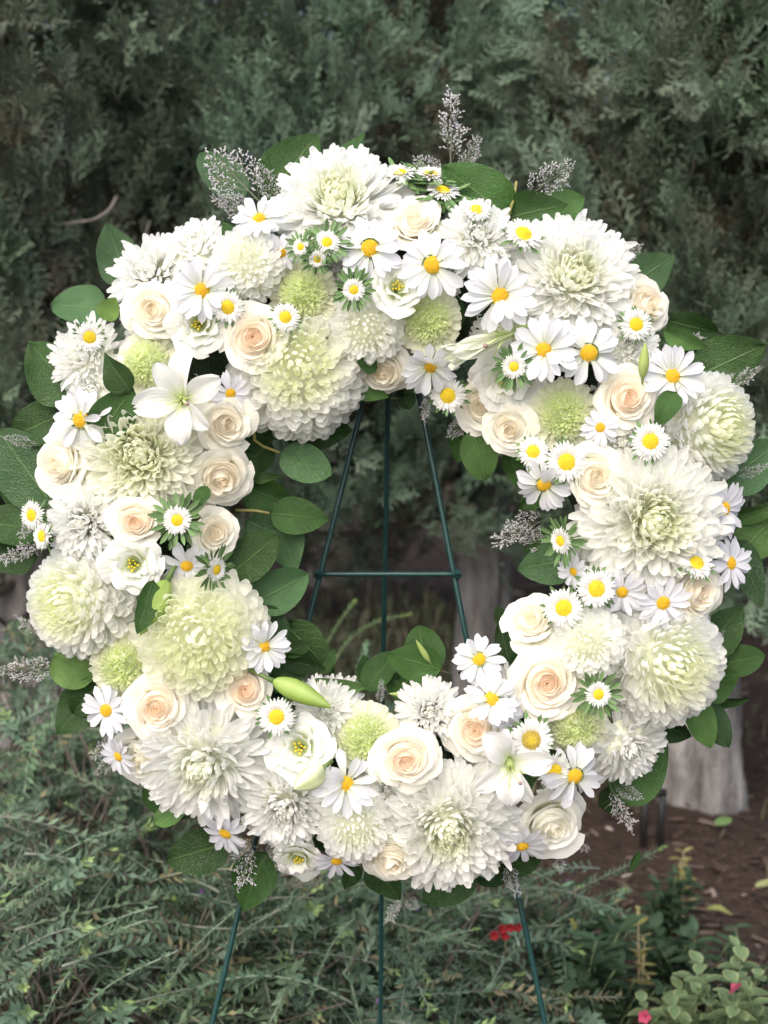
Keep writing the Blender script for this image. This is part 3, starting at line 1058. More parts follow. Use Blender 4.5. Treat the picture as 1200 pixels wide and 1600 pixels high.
# ---- rose
def rose_petal(rad, H, A, flare, seed, colA, colB, ruffle=.03, close=.0, na=10, nt=9, open_=0.0):
    """a petal wrapped round the axis: rad belly radius, A half angle, flare how far the rim rolls outward"""
    r = np.random.default_rng(seed)
    P = np.zeros((nt + 1, na + 1, 3))
    C = np.zeros((nt + 1, na + 1, 3))
    ph = r.uniform(0, 6, 4)
    for i in range(nt + 1):
        t = i / nt
        for j in range(na + 1):
            s = -1 + 2 * j / na
            hh = H * (1 - .22 * abs(s) ** 3 - .04 * math.sin(3 * s + ph[0])) + .05 * H * math.exp(-(s * 5) ** 2)
            belly = .25 + .75 * math.sin(min(1, t / .62) * math.pi / 2)
            rr = rad * belly
            roll = max(0, (t - .58) / .42)
            rr += flare * roll ** 1.5 * (1 - .25 * abs(s) ** 2) - close * rad * roll ** 1.2
            zz = hh * (t - .5 * roll ** 2.4 * min(1, flare / (.5 * H + 1e-6)) * .55)
            rr *= 1 + .10 * s
            rr += open_ * t * rad
            a = s * A * (.55 + .45 * math.sin(min(1, t / .5) * math.pi / 2))
            ru = ruffle * (math.sin(5 * s + ph[1] + 2 * t) + .6 * math.sin(9 * s + ph[2])) * roll
            P[i, j] = ((rr + ru) * math.cos(a), (rr + ru) * math.sin(a), zz + ru * .6)
            C[i, j] = lerp(colA, colB, sstep(.25, 1.0, t))
    mb = MB()
    mb.grid(P, C=C)
    return mb, P, C


def rose_set(seed, inner, outer, rimcol):
    """a rose head of radius 1: the heart as one mesh and its nine outer petals"""
    r = np.random.default_rng(seed)
    heart = MB()
    # tight cone in the very middle
    th = np.linspace(0, 5.2 * math.pi, 90)
    rows = 6
    P = np.zeros((rows, 90, 3))
    for i in range(rows):
        t = i / (rows - 1)
        for j, a in enumerate(th):
            rr = (.02 + .0115 * a) * (.55 + .45 * math.sin(math.pi * .5 * min(1, t * 1.3))) * (1 - .10 * max(0, t - .7) / .3)
            P[i, j] = (rr * math.cos(a), rr * math.sin(a), 0.22 + .72 * t + .02 * math.sin(2.3 * a + seed) * t - .006 * a)
    heart.grid(P, C=np.array(inner))
    k = 0
    for ring, (n, rad, H, A, flare, close) in enumerate([(4, .22, .93, 1.3, .03, .06), (4, .29, .90, 1.15, .06, .0), (5, .36, .86, 1.0, .09, .0), (5, .44, .80, .95, .13, .0), (5, .52, .74, .9, .19, .0)]):
        for q in range(n):
            f = (ring + q / n) / 5.5
            m2, P, C = rose_petal(rad * (1 + .04 * q), H * r.uniform(.97, 1.03), A, flare * r.uniform(.7, 1.3), seed * 31 + k,
                                  lerp(inner, outer, f * .75), lerp(inner, rimcol, .25 + .75 * f), .012, close)
            P = P * (1 + r.normal(0, .035)) + np.array([r.normal(0, .022), r.normal(0, .022), r.normal(0, .02)])
            P[..., 0] += (P[..., 2] - .3) * r.normal(0, .07)
            P[..., 2] += P[..., 1] * r.normal(0, .10)
            heart.grid(rotz(P, q * math.tau / n + ring * .9 + r.normal(0, .25)), C=C)
            k += 1
    # filler dome added below the rims, keeps the pits between petals light
    G = np.zeros((9, 24, 3))
    for i in range(9):
        rr = .03 + .52 * i / 8
        for j in range(24):
            G[i, j] = (rr * math.cos(math.tau * j / 24), rr * math.sin(math.tau * j / 24), .95 - .36 * rr - .19 - .25 * max(0, rr - .45))
    heart.grid(G[::-1], C=np.array(lerp(inner, outer, .3)), wrap=True)
    # calyx and stem
    for q in range(5):
        P = strap(.62, .12, lambda t: -.2 - .8 * t, ns=2, nt=4, r0=.1, z0=.02)
        heart.grid(rotz(P, q * math.tau / 5), C=(0.12, 0.2, 0.07))
    heart.tube([(0, 0, .05), (0, 0, -.6), (.05, 0, -1.2)], [.1, .06, .06], 6, C=(0.12, 0.2, 0.07))
    hm = heart.build("rose", M_ROSE)
    hm.transform(Matrix.Translation((0, 0, -.5)))
    pets = []
    for ring, (n, rad, H, A, flare, op) in enumerate([(4, .60, .66, .95, .28, .02), (5, .66, .56, .90, .42, .03)]):
        for q in range(n):
            m2, P, C = rose_petal(rad * r.uniform(.97, 1.05), H * r.uniform(.94, 1.05), A * r.uniform(.9, 1.1), flare * r.uniform(.75, 1.25), seed * 57 + 7 * ring + q,
                                  lerp(outer, (0.78, 0.82, 0.58), .35), rimcol, .03, 0.0, open_=op)
            mesh = MB()
            a = q * math.tau / n + ring * .5 + r.normal(0, .15)
            mesh.grid(rotz(P, a), C=C)
            me = mesh.build("petal", M_ROSE)
            me.transform(Matrix.Translation((0, 0, -.5)))
            pets.append(me)
    return hm, pets


PEACH, CREAM, IVORY = (0.96, 0.845, 0.70), (0.94, 0.905, 0.80), (0.93, 0.925, 0.85)
ROSES = {
    'RP': [rose_set(41, PEACH, (0.945, 0.89, 0.79), (0.935, 0.92, 0.85)), rose_set(42, (0.96, 0.845, 0.71), (0.94, 0.89, 0.79), (0.935, 0.92, 0.845)),
           rose_set(47, (0.96, 0.84, 0.70), (0.94, 0.89, 0.79), (0.935, 0.92, 0.85))],
    'RC': [rose_set(43, (0.945, 0.89, 0.775), CREAM, (0.935, 0.92, 0.835)), rose_set(44, (0.945, 0.895, 0.79), CREAM, (0.93, 0.92, 0.84)),
           rose_set(48, (0.945, 0.895, 0.78), CREAM, (0.935, 0.92, 0.84)), rose_set(49, (0.945, 0.885, 0.77), CREAM, (0.93, 0.915, 0.83))],
    'RW': [rose_set(45, (0.94, 0.925, 0.83), IVORY, (0.93, 0.925, 0.87)), rose_set(46, (0.94, 0.925, 0.83), IVORY, (0.93, 0.925, 0.87))],
}


def lisianthus(seed):
    r = np.random.default_rng(seed)
    mb = MB()
    for ring, (n, rad, H, A, flare, op) in enumerate([(4, .28, .88, .95, .16, .12), (5, .40, .84, .85, .30, .22), (5, .54, .70, .85, .40, .32)]):
        for q in range(n):
            _, P, C = rose_petal(rad, H * r.uniform(.92, 1.05), A, flare * r.uniform(.7, 1.3), seed * 11 + ring * 7 + q,
                                 (0.78, 0.84, 0.56), (0.86, 0.865, 0.85), .055, 0, open_=op)
            mb.grid(rotz(P, q * math.tau / n + ring * .6 + r.normal(0, .2)), C=C)
    mb.tube([(0, 0, 0), (0, 0, -.6), (.05, 0, -1.2)], [.1, .06, .05], 6, C=(0.12, 0.2, 0.07))
    me = mb.build("lisianthus", M_PETAL)
    me.transform(Matrix.Translation((0, 0, -.5)))
    st = MB()
    for k in range(9):
        a = k * GA
        u = .06 + .012 * k
        p = np.array([u * math.cos(a), u * math.sin(a), .05])
        st.tube([(p[0] * .4, p[1] * .4, -.4), p - [0, 0, .08], p], [.012, .012, .012], 5, C=(0.50, 0.60, 0.16))
        st.tube([p - [0, 0, .05], p + [p[0] * .3, p[1] * .3, .04], p + [p[0] * .6, p[1] * .6, .08]], [.03, .045, .02], 6, C=(0.62, 0.48, 0.03))
    return me, st.build("stamens", M_DISC)


LISI = [lisianthus(71), lisianthus(72)]


def tepal(seed, L, W, th0, th1, curve=1.6, lime=0.0):
    r = np.random.default_rng(seed)
    P = strap(L, W, lambda t: th0 + (th1 - th0) * t ** curve, ns=6, nt=12, cup=.35, base_w=.35, tip=.45, ridges=-.06, r0=.05, ruffle=.2, ph=seed)
    # pointed tip
    tv = np.linspace(0, 1, 13)
    mb = MB()
    C = np.zeros((13, 7, 3))
    for i in range(13):
        for j in range(7):
            s = abs(j - 3) / 3
            g = max(0, 1 - tv[i] / .45) * .8 + .35 * max(0, 1 - s * 2.2) * (1 - tv[i])
            C[i, j] = lerp((0.85, 0.855, 0.86), (0.76, 0.82, 0.48), min(1, g + lime))
    mb.grid(P, C=C)
    return mb.build("tepal", M_PETAL)


TEP = [tepal(80 + k, 1.12, [.34, .27, .33, .27, .34, .27][k], 1.05, [-.55, -.2, -.35, .0, -.6, -.3][k]) for k in range(6)]
TEP_N = [tepal(90 + k, 1.5, [.23, .19][k % 2], .34, [-.06, .0, -.1, .02][k], 1.0, .35) for k in range(4)]


def lily_core():
    mb = MB()
    for k in range(6):
        a = k * math.pi / 3 + .3
        e = np.array([math.cos(a) * .30, math.sin(a) * .30, .62])
        mb.tube([(0, 0, 0), e * .5 * [.6, .6, 1.15], e], [.016, .014, .010], 5, C=(0.55, 0.66, 0.22))
    mb.tube([(0, 0, -.05), (.05, 0, .4), (.16, -.06, .78)], [.03, .022, .026], 6, C=(0.62, 0.70, 0.36))
    mb.tube([(.155, -.055, .76), (.165, -.06, .80), (.18, -.07, .84)], [.03, .05, .03], 8, C=(0.36, 0.24, 0.22))
    mb.tube([(0, 0, .1), (0, 0, -.4), (.02, 0, -.9)], [.1, .08, .06], 7, C=(0.35, 0.45, 0.16))
    return mb.build("lily", M_SEPAL)


LILY_CORE = lily_core()


def bud_mesh(name, green, ribbed=.1):
    """spindle bud along +x, length 1"""
    n, m = 24, 16
    P = np.zeros((m + 1, n, 3))
    C = np.zeros((m + 1, n, 3))
    for i in range(m + 1):
        t = i / m
        rad = .20 * (math.sin(math.pi * min(1, t ** .85)) ** .75 if 0 < t < 1 else 0) * (1 - .25 * t) + .004
        for k in range(n):
            a = math.tau * k / n
            rr = rad * (1 + ribbed * math.cos(3 * a))
            P[i, k] = (t, rr * math.cos(a), rr * math.sin(a) - .05 * t * t)
            C[i, k] = lerp(green, (0.45, 0.54, 0.20), .6 * (1 - abs(math.cos(1.5 * a))))
    mb = MB()
    mb.grid(P, C=C, wrap=True)
    mb.tube([(-.4, 0, -.06), (-.15, 0, -.01), (.03, 0, 0)], [.035, .035, .05], 6, C=(0.14, 0.22, 0.07))
    return mb.build(name, M_SEPAL)


BUD_LILY = bud_mesh("lily_bud", (0.24, 0.36, 0.07), .10)
BUD_PALE = bud_mesh("lily_bud", (0.74, 0.79, 0.52), .14)
BUD_LISI = bud_mesh("lisianthus_bud", (0.36, 0.46, 0.14), .05)


def caspia(seed, spread=1.0):
    """a dry airy sprig along +x, length 1"""
    r = np.random.default_rng(seed)
    mb = MB()
    stem = (0.20, 0.21, 0.15)

    def floret(p, d):
        d = d / np.linalg.norm(d)
        e1 = np.cross(d, [.2, .3, 1.0])
        e1 /= np.linalg.norm(e1)
        e2 = np.cross(d, e1)
        s = r.uniform(.011, .018)
        ring = [p + d * s * 1.2 + s * .75 * (math.cos(q) * e1 + math.sin(q) * e2) for q in (0, 1.57, 3.14, 4.71)]
        c = np.array((0.66, 0.655, 0.67)) if r.random() < .75 else np.array((0.52, 0.49, 0.59)) if r.random() < .6 else np.array((0.40, 0.37, 0.33))
        c = c * r.uniform(.8, 1.1)
        Cc = np.array([c * .6] + [c] * 4 + [c * .9])
        mb.add([p] + ring + [p + d * s * 2.1], T=[(0, 2, 1), (0, 3, 2), (0, 4, 3), (0, 1, 4), (1, 2, 5), (2, 3, 5), (3, 4, 5), (4, 1, 5)], C=Cc)
    bend = r.normal(0, .12)
    main = np.stack([np.linspace(0, .9, 8), bend * np.linspace(0, 1, 8) ** 2, .03 * np.sin(np.linspace(0, 3, 8))], -1)
    mb.tube(main, np.linspace(.009, .004, 8), 4, C=stem)
    for i in range(12):
        t = .22 + .76 * i / 11
        p = np.array([np.interp(t, np.linspace(0, 1, 8), main[:, k]) for k in range(3)])
        sg = 1 if i % 2 else -1
        L = (.38 * (1 - t) ** .7 + .10) * r.uniform(.7, 1.15)
        d = np.array([r.uniform(.7, 1.1), sg * r.uniform(.5, .95) * spread, r.normal(0, .4)])
        d /= np.linalg.norm(d)
        e = p + d * L
        mb.tube([p, (p + e) / 2 + [0, 0, .01], e], [.004, .003, .002], 3, C=stem, cap=False)
        nsub = max(3, int(L / .045))
        for j in range(nsub):
            u = .25 + .75 * j / nsub
            s2 = 1 if j % 2 else -1
            q = p + d * L * u
            dd = d + np.array([-d[1], d[0], 0]) * s2 * .8 + r.normal(0, .25, 3)
            dd /= np.linalg.norm(dd)
            l2 = r.uniform(.05, .10)
            mb.tube([q, q + dd * l2 * .5, q + dd * l2], [.003, .002, .002], 3, C=stem, cap=False)
            for k in range(4):
                v = .3 + .7 * k / 3
                o = r.normal(0, 1, 3)
                floret(q + dd * l2 * v, dd * .8 + o * .45)
        for k in range(4):
            floret(e - d * .02 * k, d + r.normal(0, .5, 3))
    return mb.build("dried_sprig", M_SPRIG)


CASP = [caspia(700 + k, [1, .7, .9, .5][k]) for k in range(4)]

# ------------------------------------------------------------------ the wreath
D0 = 1.880
WC = (597.0, 822.0)
worigin = pix(WC[0], WC[1], D0)
cam_rot = Matrix.Rotation(math.pi / 2 - PITCH, 4, 'X')
wreath = link("flower_wreath", None, None, Matrix.Translation(worigin) @ cam_rot,
              label="round wreath of white chrysanthemums, roses, daisies and green leaves on the easel", category="wreath")


def wl(px, py, z):
    """wreath coordinates (x right, y up along the wreath, z towards the front) of a spot measured in the photo"""
    p = pix(px, py, D0 - z)
    v = p - worigin
    return Vector((v.x, v.dot(UPV), -v.dot(FWD)))


def px_size(d, z):
    return d / FPX * (D0 - z)


def surf(px, py):
    dx, dy = px - WC[0], WC[1] - py
    rho = math.hypot(dx, dy)
    q = max(-1.1, min(1.1, (rho - 385) / 175))
    z = .095 * math.sqrt(max(.08, 1 - .8 * q * q))
    return z, q, (dx / rho, dy / rho)


# foam ring that carries everything
mb = MB()
nA, nB = 96, 18
P = np.zeros((nA + 1, nB, 3))
for i in range(nA + 1):
    a = math.tau * i / nA
    for j in range(nB):
        b = math.tau * j / nB
        rr = .062 + .006 * math.sin(9 * a + 2 * b) + .004 * math.sin(23 * a - 3 * b)
        P[i, j] = ((.305 + rr * math.cos(b)) * math.cos(a), (.305 + rr * math.cos(b)) * math.sin(a), .022 + rr * .75 * math.sin(b))
mb.grid(P, wrap=True)
link("foam_ring", mb.build("foam_ring", M_MOSS), wreath)


def where(px, py):
    a = math.degrees(math.atan2(px - WC[0], WC[1] - py)) % 360
    h = int((a + 15) // 30) % 12 or 12
    return "near the %s o'clock spot of the wreath" % ("one two three four five six seven eight nine ten eleven twelve".split()[h - 1])


LAB = {'MB': "large white incurved chrysanthemum", 'MF': "large flat white chrysanthemum with greenish heart", 'MY': "large pale greenish chrysanthemum",
       'ML': "large loose petalled white chrysanthemum", 'W': "small white chrysanthemum", 'P': "lime green button chrysanthemum",
       'RP': "cream rose with peach heart", 'RC': "cream rose", 'RW': "ivory white rose", 'D': "white daisy with orange yellow centre",
       'A': "small white aster with yellow centre", 'AL': "small white aster in a ruff of green bracts", 'E': "ruffled white lisianthus", 'L': "open white lily"}
H0 = {'MB': -.005, 'MF': .012, 'MY': .008, 'ML': .012, 'W': .012, 'P': .010, 'RP': .014, 'RC': .014, 'RW': .012, 'D': .050, 'A': .048, 'AL': .048, 'E': .022, 'L': .050}
count = {}
GROW = {'E': .94, 'RP': .99, 'RC': 1.0, 'RW': 1.02, 'MB': 1.10, 'MF': 1.12, 'MY': 1.12, 'ML': 1.10, 'W': 1.14, 'P': 1.04, 'A': 1.08, 'D': 1.06, 'L': .90}


def flower(kind, px, py, d, tilt=None, h=0.0, spin=None, joined=False, angles=None, var=None):
    z, q, (ex, ey) = surf(px, py)
    z = z + H0[kind] + h
    if tilt is None:
        k = math.tan(q * .62)
        n = Vector((ex * k, ey * k, 1))
        n += Vector((random.uniform(-.12, .12), random.uniform(-.12, .12), 0))
    else:
        n = Vector((tilt[0], -tilt[1], 1))
    n.normalize()
    p = wl(px, py, z)
    rad = px_size(d, z) / 2 * GROW.get(kind, 1.06)
    sp = random.uniform(0, math.tau) if spin is None else spin
    M = frame(p, n, None, sp, rad)
    c = count.get(kind, 0)
    count[kind] = c + 1
    lab = LAB[kind] + " " + where(px, py)
    if kind in MUMS:
        v = MUMS[kind]
        a, b = v[(c if var is None else var) % len(v)]
        o = link({'P': "button_chrysanthemum"}.get(kind, "chrysanthemum"), a, wreath, M, label=lab, kind="stuff")
        link("outer_petals", b, o, kind="stuff")
    elif kind in ROSES:
        v = ROSES[kind]
        a, pets = v[c % len(v)]
        M = M @ Matrix.Diagonal((1, random.uniform(.88, 1.0), 1, 1))
        o = link("rose", a, wreath, M, label=lab)
        for pm in pets:
            ax = Vector((random.uniform(-1, 1), random.uniform(-1, 1), 0)).normalized()
            link("petal", pm, o, Matrix.Translation((0, 0, -.4)) @ Matrix.Rotation(random.uniform(0, .26), 4, ax) @ Matrix.Translation((0, 0, .4)) @ Matrix.Rotation(random.uniform(-.3, .3), 4, 'Z'))
    elif kind == 'D':
        o = link("daisy", CAL_D, wreath, M, label=lab)
        link("centre", DISC_D, o, Matrix.Translation((0, 0, 0)) @ Matrix.Scale(.25, 4))
        if joined:
            link("petals", DAI_J[c % 3], o, kind="stuff")
        else:
            n1 = random.choice((13, 14, 15))
            cone = random.uniform(-.22, .18)
            skew = random.uniform(0, math.tau)
            for row, nn, zz, sc in ((0, n1, -.03, 1.0), (1, 9, .01, .95)):
                for i in range(nn):
                    if random.random() < .05:
                        continue
                    a = math.tau * i / nn + random.gauss(0, .07) + row * .3
                    link("petal", random.choice(DPET), o, Matrix.Translation((0, 0, zz + random.uniform(-.015, .015))) @ Matrix.Rotation(a, 4, 'Z')
                         @ Matrix.Rotation(cone + .16 * math.cos(a - skew) + random.gauss(0, .13) - (.7 if random.random() < .05 else 0), 4, 'Y') @ Matrix.Rotation(random.gauss(0, .24), 4, 'X') @ Matrix.Scale(sc * random.uniform(.9, 1.08), 4))
    elif kind in ('A', 'AL'):
        o = link("aster", random.choice(CAL_A2 if kind == 'AL' else CAL_A), wreath, M, label=lab, kind="stuff")
        link("centre", DISC_B if var == 9 else DISC_A, o, Matrix.Translation((0, 0, .02)) @ Matrix.Scale(.46 if kind == 'A' else .42, 4))
        link("petals", AST[c % 3], o, kind="stuff")
    elif kind == 'E':
        a, b = LISI[c % 2]
        o = link("lisianthus", a, wreath, M, label=lab, kind="stuff")
        link("stamens", b, o, kind="stuff")
    elif kind == 'L':
        M = frame(p, n, None, 0, rad)
        o = link("lily", LILY_CORE, wreath, M, label=lab)
        for k, a in enumerate(angles):
            link("tepal", TEP[k], o, Matrix.Rotation(R_(a + random.uniform(-6, 6)), 4, 'Z') @ Matrix.Translation((0, 0, -.25 - (.06 if k % 2 else 0))) @ Matrix.Rotation(random.uniform(-.22, .2), 4, 'Y') @ Matrix.Rotation(random.gauss(0, .22), 4, 'X') @ Matrix.Scale(random.uniform(.88, 1.1), 4))
    return o


F = flower
# --- large chrysanthemums
F('MF', 530, 322, 192, (-.05, -.45), h=-.01, var=0)
F('MB', 466, 578, 196, (.08, -.02), var=1)
F('MF', 893, 437, 190, (.12, -.22), var=1)
F('MB', 1092, 668, 168, (.75, .05), h=-.01, var=0)
F('MF', 1016, 815, 218, (.10, .05), var=2)
F('MB', 1030, 1032, 190, (.30, .12), var=2)
F('MF', 700, 1288, 195, (.0, .25), var=1)
F('ML', 322, 1188, 200, (-.10, .25), var=0)
F('MY', 312, 992, 190, (.0, .05), var=1)
F('MB', 132, 938, 168, (-.55, .05), var=0)
F('MY', 220, 712, 190, (-.05, -.05), var=0)
# --- smaller chrysanthemums
F('W', 388, 412, 108, (-.15, -.15), h=.012, var=1)
F('W', 308, 392, 110, (-.3, -.6), h=-.01, var=0)
F('W', 238, 432, 135, (-.35, -.45), h=-.005, var=2)
F('W', 746, 372, 112, (.05, -.2), h=.01, var=3)
F('W', 572, 512, 112, (-.05, .25), var=1)
F('W', 136, 560, 120, (-.45, -.2), h=-.005, var=2)
F('W', 150, 610, 90, (-.3, .1), h=-.015, var=0)
F('W', 132, 815, 118, (-.25, .05), h=.005, var=3)
F('W', 918, 1003, 108, (-.15, -.05), h=.012, var=1)
F('W', 978, 1162, 125, (.45, .5), h=-.01, var=0)
F('W', 670, 1112, 95, (.05, -.1), var=0)
F('W', 556, 1285, 112, (.0, .2), h=.006, var=1)
F('W', 446, 1260, 130, (-.05, .35), var=3)
F('W', 510, 1108, 95, (.1, -.2), var=2)
F('W', 982, 545, 92, (.15, -.1), h=-.005, var=0)
F('W', 968, 690, 100, (.0, .0), h=-.01, var=2)
F('W', 605, 1235, 90, (0, .1), h=-.02, var=0)
F('W', 640, 1262, 90, (0, .1), h=-.01, var=2)
# --- small white blossoms tucked deep between the large heads
for k in range(30):
    a = math.tau * (k + random.uniform(-.3, .3)) / 30
    rr = (310, 400, 465, 360)[k % 4] + random.uniform(-20, 20)
    F('W', WC[0] + rr * math.sin(a), WC[1] - rr * math.cos(a), random.uniform(84, 100), h=-.042)
# --- green buttons
F('P', 474, 460, 102, (-.05, -.1))
F('P', 668, 500, 100, (.05, .05))
F('P', 880, 648, 106, (0, 0))
F('P', 230, 568, 96, (-.15, -.05))
F('P', 194, 1040, 104, (-.1, .1))
F('P', 570, 1152, 104, (0, 0))
F('P', 899, 1135, 98, (.0, .25))
# --- roses
F('RP', 395, 527, 104, (.05, .08), h=.02, var=0)
F('RC', 240, 485, 96, (-.12, .02), h=.02, var=0)
F('RC', 648, 347, 100, (.0, -.35), h=.0, var=1)
F('RC', 598, 580, 92, (-.1, .55), var=0)
F('RC', 1008, 477, 98, (.55, -.15), var=1)
F('RP', 980, 622, 104, (.12, -.02), h=.015, var=1)
F('RC', 753, 635, 82, (-.25, .15), h=-.005, var=1)
F('RC', 797, 670, 88, (-.2, .2), h=.01, var=0)
F('RC', 930, 745, 98, (.05, .1), h=.02, var=0)
F('RC', 1086, 927, 106, (.55, .05), h=.01, var=1)
F('RC', 830, 972, 94, (-.25, -.55), h=.005, var=0)
F('RP', 854, 1066, 120, (-.05, .02), h=.015, var=0)
F('RP', 742, 1140, 98, (-.05, .0), h=.005, var=1)
F('RP', 634, 1186, 108, (0, .05), h=.03, var=0)
F('RC', 613, 1340, 108, (.0, .65), h=.015, var=1)
F('RW', 860, 1288, 112, (.25, .4), h=.0)
F('RP', 383, 1077, 92, (.1, -.1), h=.01, var=1)
F('RP', 246, 1105, 104, (.0, .05), h=.02, var=1)
F('RW', 222, 1182, 100, (-.4, .35), h=-.01)
F('RW', 352, 1240, 90, (.0, .6), h=-.02)
F('RP', 212, 815, 88, (.0, .02), h=.03, var=0)
F('RC', 336, 833, 78, (.25, .05), h=.012, var=1)
F('RC', 345, 745, 104, (.25, .45), h=.015, var=0)
F('RC', 352, 662, 98, (.35, .15), h=.02, var=1)
F('RC', 95, 727, 106, (-.5, .0), h=.01, var=0)
# --- lisianthus
F('E', 310, 507, 92, (-.05, .1), h=.012)
F('E', 620, 448, 88, (.1, -.15), h=.02)
F('E', 790, 592, 104, (-.05, .1), h=-.008)
F('E', 208, 882, 96, (.05, .05), h=.02)
F('E', 468, 1168, 100, (-.1, -.1), h=.01)
F('E', 466, 1342, 82, (-.1, .7), h=.0)
# --- daisies
for a in [(405, 342, 82, (-.2, -.35)), (315, 453, 98, (-.1, .05)), (578, 388, 104, (.0, -.05)), (676, 414, 106, (.05, .0)), (780, 462, 112, (0, 0)),
          (851, 547, 104, (0, .05)), (920, 552, 104, (.05, .05)), (126, 656, 98, (-.15, 0)), (540, 1225, 98, (0, .02)), (748, 1030, 80, (-.15, -.4)),
          (672, 572, 92, (.05, .6)), (1052, 588, 98, (.25, -.1)), (850, 758, 86, (-.2, .55)), (898, 1213, 96, (.25, .25)), (768, 1092, 86, (.05, -.45)),
          (412, 1010, 78, (.3, -.1))]:
    F('D', a[0], a[1], a[2], a[3])
for a in [(292, 884, 80, (.1, .6)), (166, 1110, 84, (-.3, .1)), (1132, 795, 92, (.75, .1)), (1142, 880, 84, (.7, -.1)), (1036, 942, 88, (.1, .2)),
          (972, 925, 76, (-.1, .4)), (896, 893, 56, (-.9, .3)), (352, 1302, 84, (-.5, .8)), (526, 1345, 74, (0, .9)), (816, 1322, 84, (.1, .9)),
          (938, 668, 62, (-.2, .1)), (185, 1182, 66, (-.7, .5)), (360, 615, 66, (.3, .2)), (440, 395, 60, (.1, .2)), (790, 1112, 62, (.3, .2))]:
    F('D', a[0], a[1], a[2], a[3], h=-.018, joined=True)
# --- asters
for a in [(356, 480, 50, (-.1, .2)), (446, 496, 44, (.1, 0)), (818, 366, 60, (.3, -.55)), (994, 507, 50, (.1, 0)), (1016, 690, 58, (0, 0)), (700, 618, 56, (-.2, .3)),
          (833, 706, 48, (-.1, -.1)), (885, 722, 62, (0, 0)), (932, 920, 60, (0, 0)), (881, 950, 60, (-.1, .0)), (432, 1120, 56, (.1, 0)), (866, 1205, 56, (.3, .2)),
          (1088, 880, 54, (.3, -.6)), (50, 805, 44, (-.6, .1)), (66, 838, 42, (-.9, 0)), (140, 527, 46, (.3, .1)), (745, 328, 44, (.2, -.7))]:
    F('A', *a)
F('A', 830, 1156, 70, (0, .02), var=9)
for a in [(470, 386, 28, (-.3, 0)), (511, 379, 40, (.1, -.2)), (496, 405, 28, (.1, .3)), (553, 453, 36, (0, .1)), (803, 573, 38, (0, .1)), (935, 1085, 42, (.1, 0)),
          (277, 813, 46, (0, 0)), (624, 270, 56, (.0, -1.5)), (673, 272, 52, (.1, -1.5)), (692, 297, 54, (.2, -1.1)), (876, 845, 42, (-1.2, .2)), (338, 890, 40, (1.3, .3))]:
    F('AL', *a, h=.01 if a[1] > 300 else -.035)
# --- lilies
F('L', 285, 625, 165, (.05, .10), h=.012, angles=[190, 120, 62, 28, -80, -28])
F('L', 797, 1195, 150, (.0, .30), h=.012, angles=[140, 82, 5, -48, -92, 212])


def along(name, mesh, b, t, zb, zt, w=1.0, roll=0.0, parent=None, **kw):
    """a long shape laid from spot b to spot t of the photo, at heights zb and zt over the ring's back"""
    p0, p1 = wl(b[0], b[1], zb), wl(t[0], t[1], zt)
    d = p1 - p0
    L = d.length
    x = d.normalized()
    n = Vector((0, 0, 1)) - x * x.z
    n.normalize()
    n = Matrix.Rotation(roll, 3, x) @ n
    y = n.cross(x)
    M = Matrix((x, y, n)).transposed().to_4x4()
    return link(name, mesh, parent or wreath, Matrix.Translation(p0) @ M @ Matrix.Diagonal((L, L * w, L * max(w, .5), 1)), **kw)


# half-open lily: narrow tepals bundled round one stem
p0, p1 = wl(806, 518, .12), wl(705, 556, .155)
M = frame(p0, (p1 - p0), (0, 0, 1), 0, (p1 - p0).length / 1.45)
o = link("lily", LILY_CORE, wreath, M, label="half opened white lily pointing sideways below the largest daisy")
for k in range(6):
    link("tepal", TEP_N[k % 4], o, Matrix.Rotation(k * math.pi / 3, 4, 'Z') @ Matrix.Rotation(-1.30, 4, 'Y') @ Matrix.Translation((0, 0, -.02)))
along("lily_bud", BUD_LILY, (425, 1063), (518, 1106), .13, .14, .88, label="plump green lily bud beside a small aster")
along("lily_bud", BUD_LILY, (262, 905), (218, 992), .13, .15, 1.1, label="slim green lily bud beside a ruffled white lisianthus")
along("lily_bud", BUD_PALE, (505, 1200), (462, 1232), .15, .18, 1.6, label="opening pale bud above a white daisy")
along("lisianthus_bud", BUD_LISI, (1004, 592), (1009, 535), .13, .15, .75, label="slender green bud above a cream rose")
along("lisianthus_bud", BUD_LISI, (662, 1088), (608, 1084), .06, .08, .5)
along("lisianthus_bud", BUD_LISI, (672, 1035), (650, 1000), .09, .11, .5)

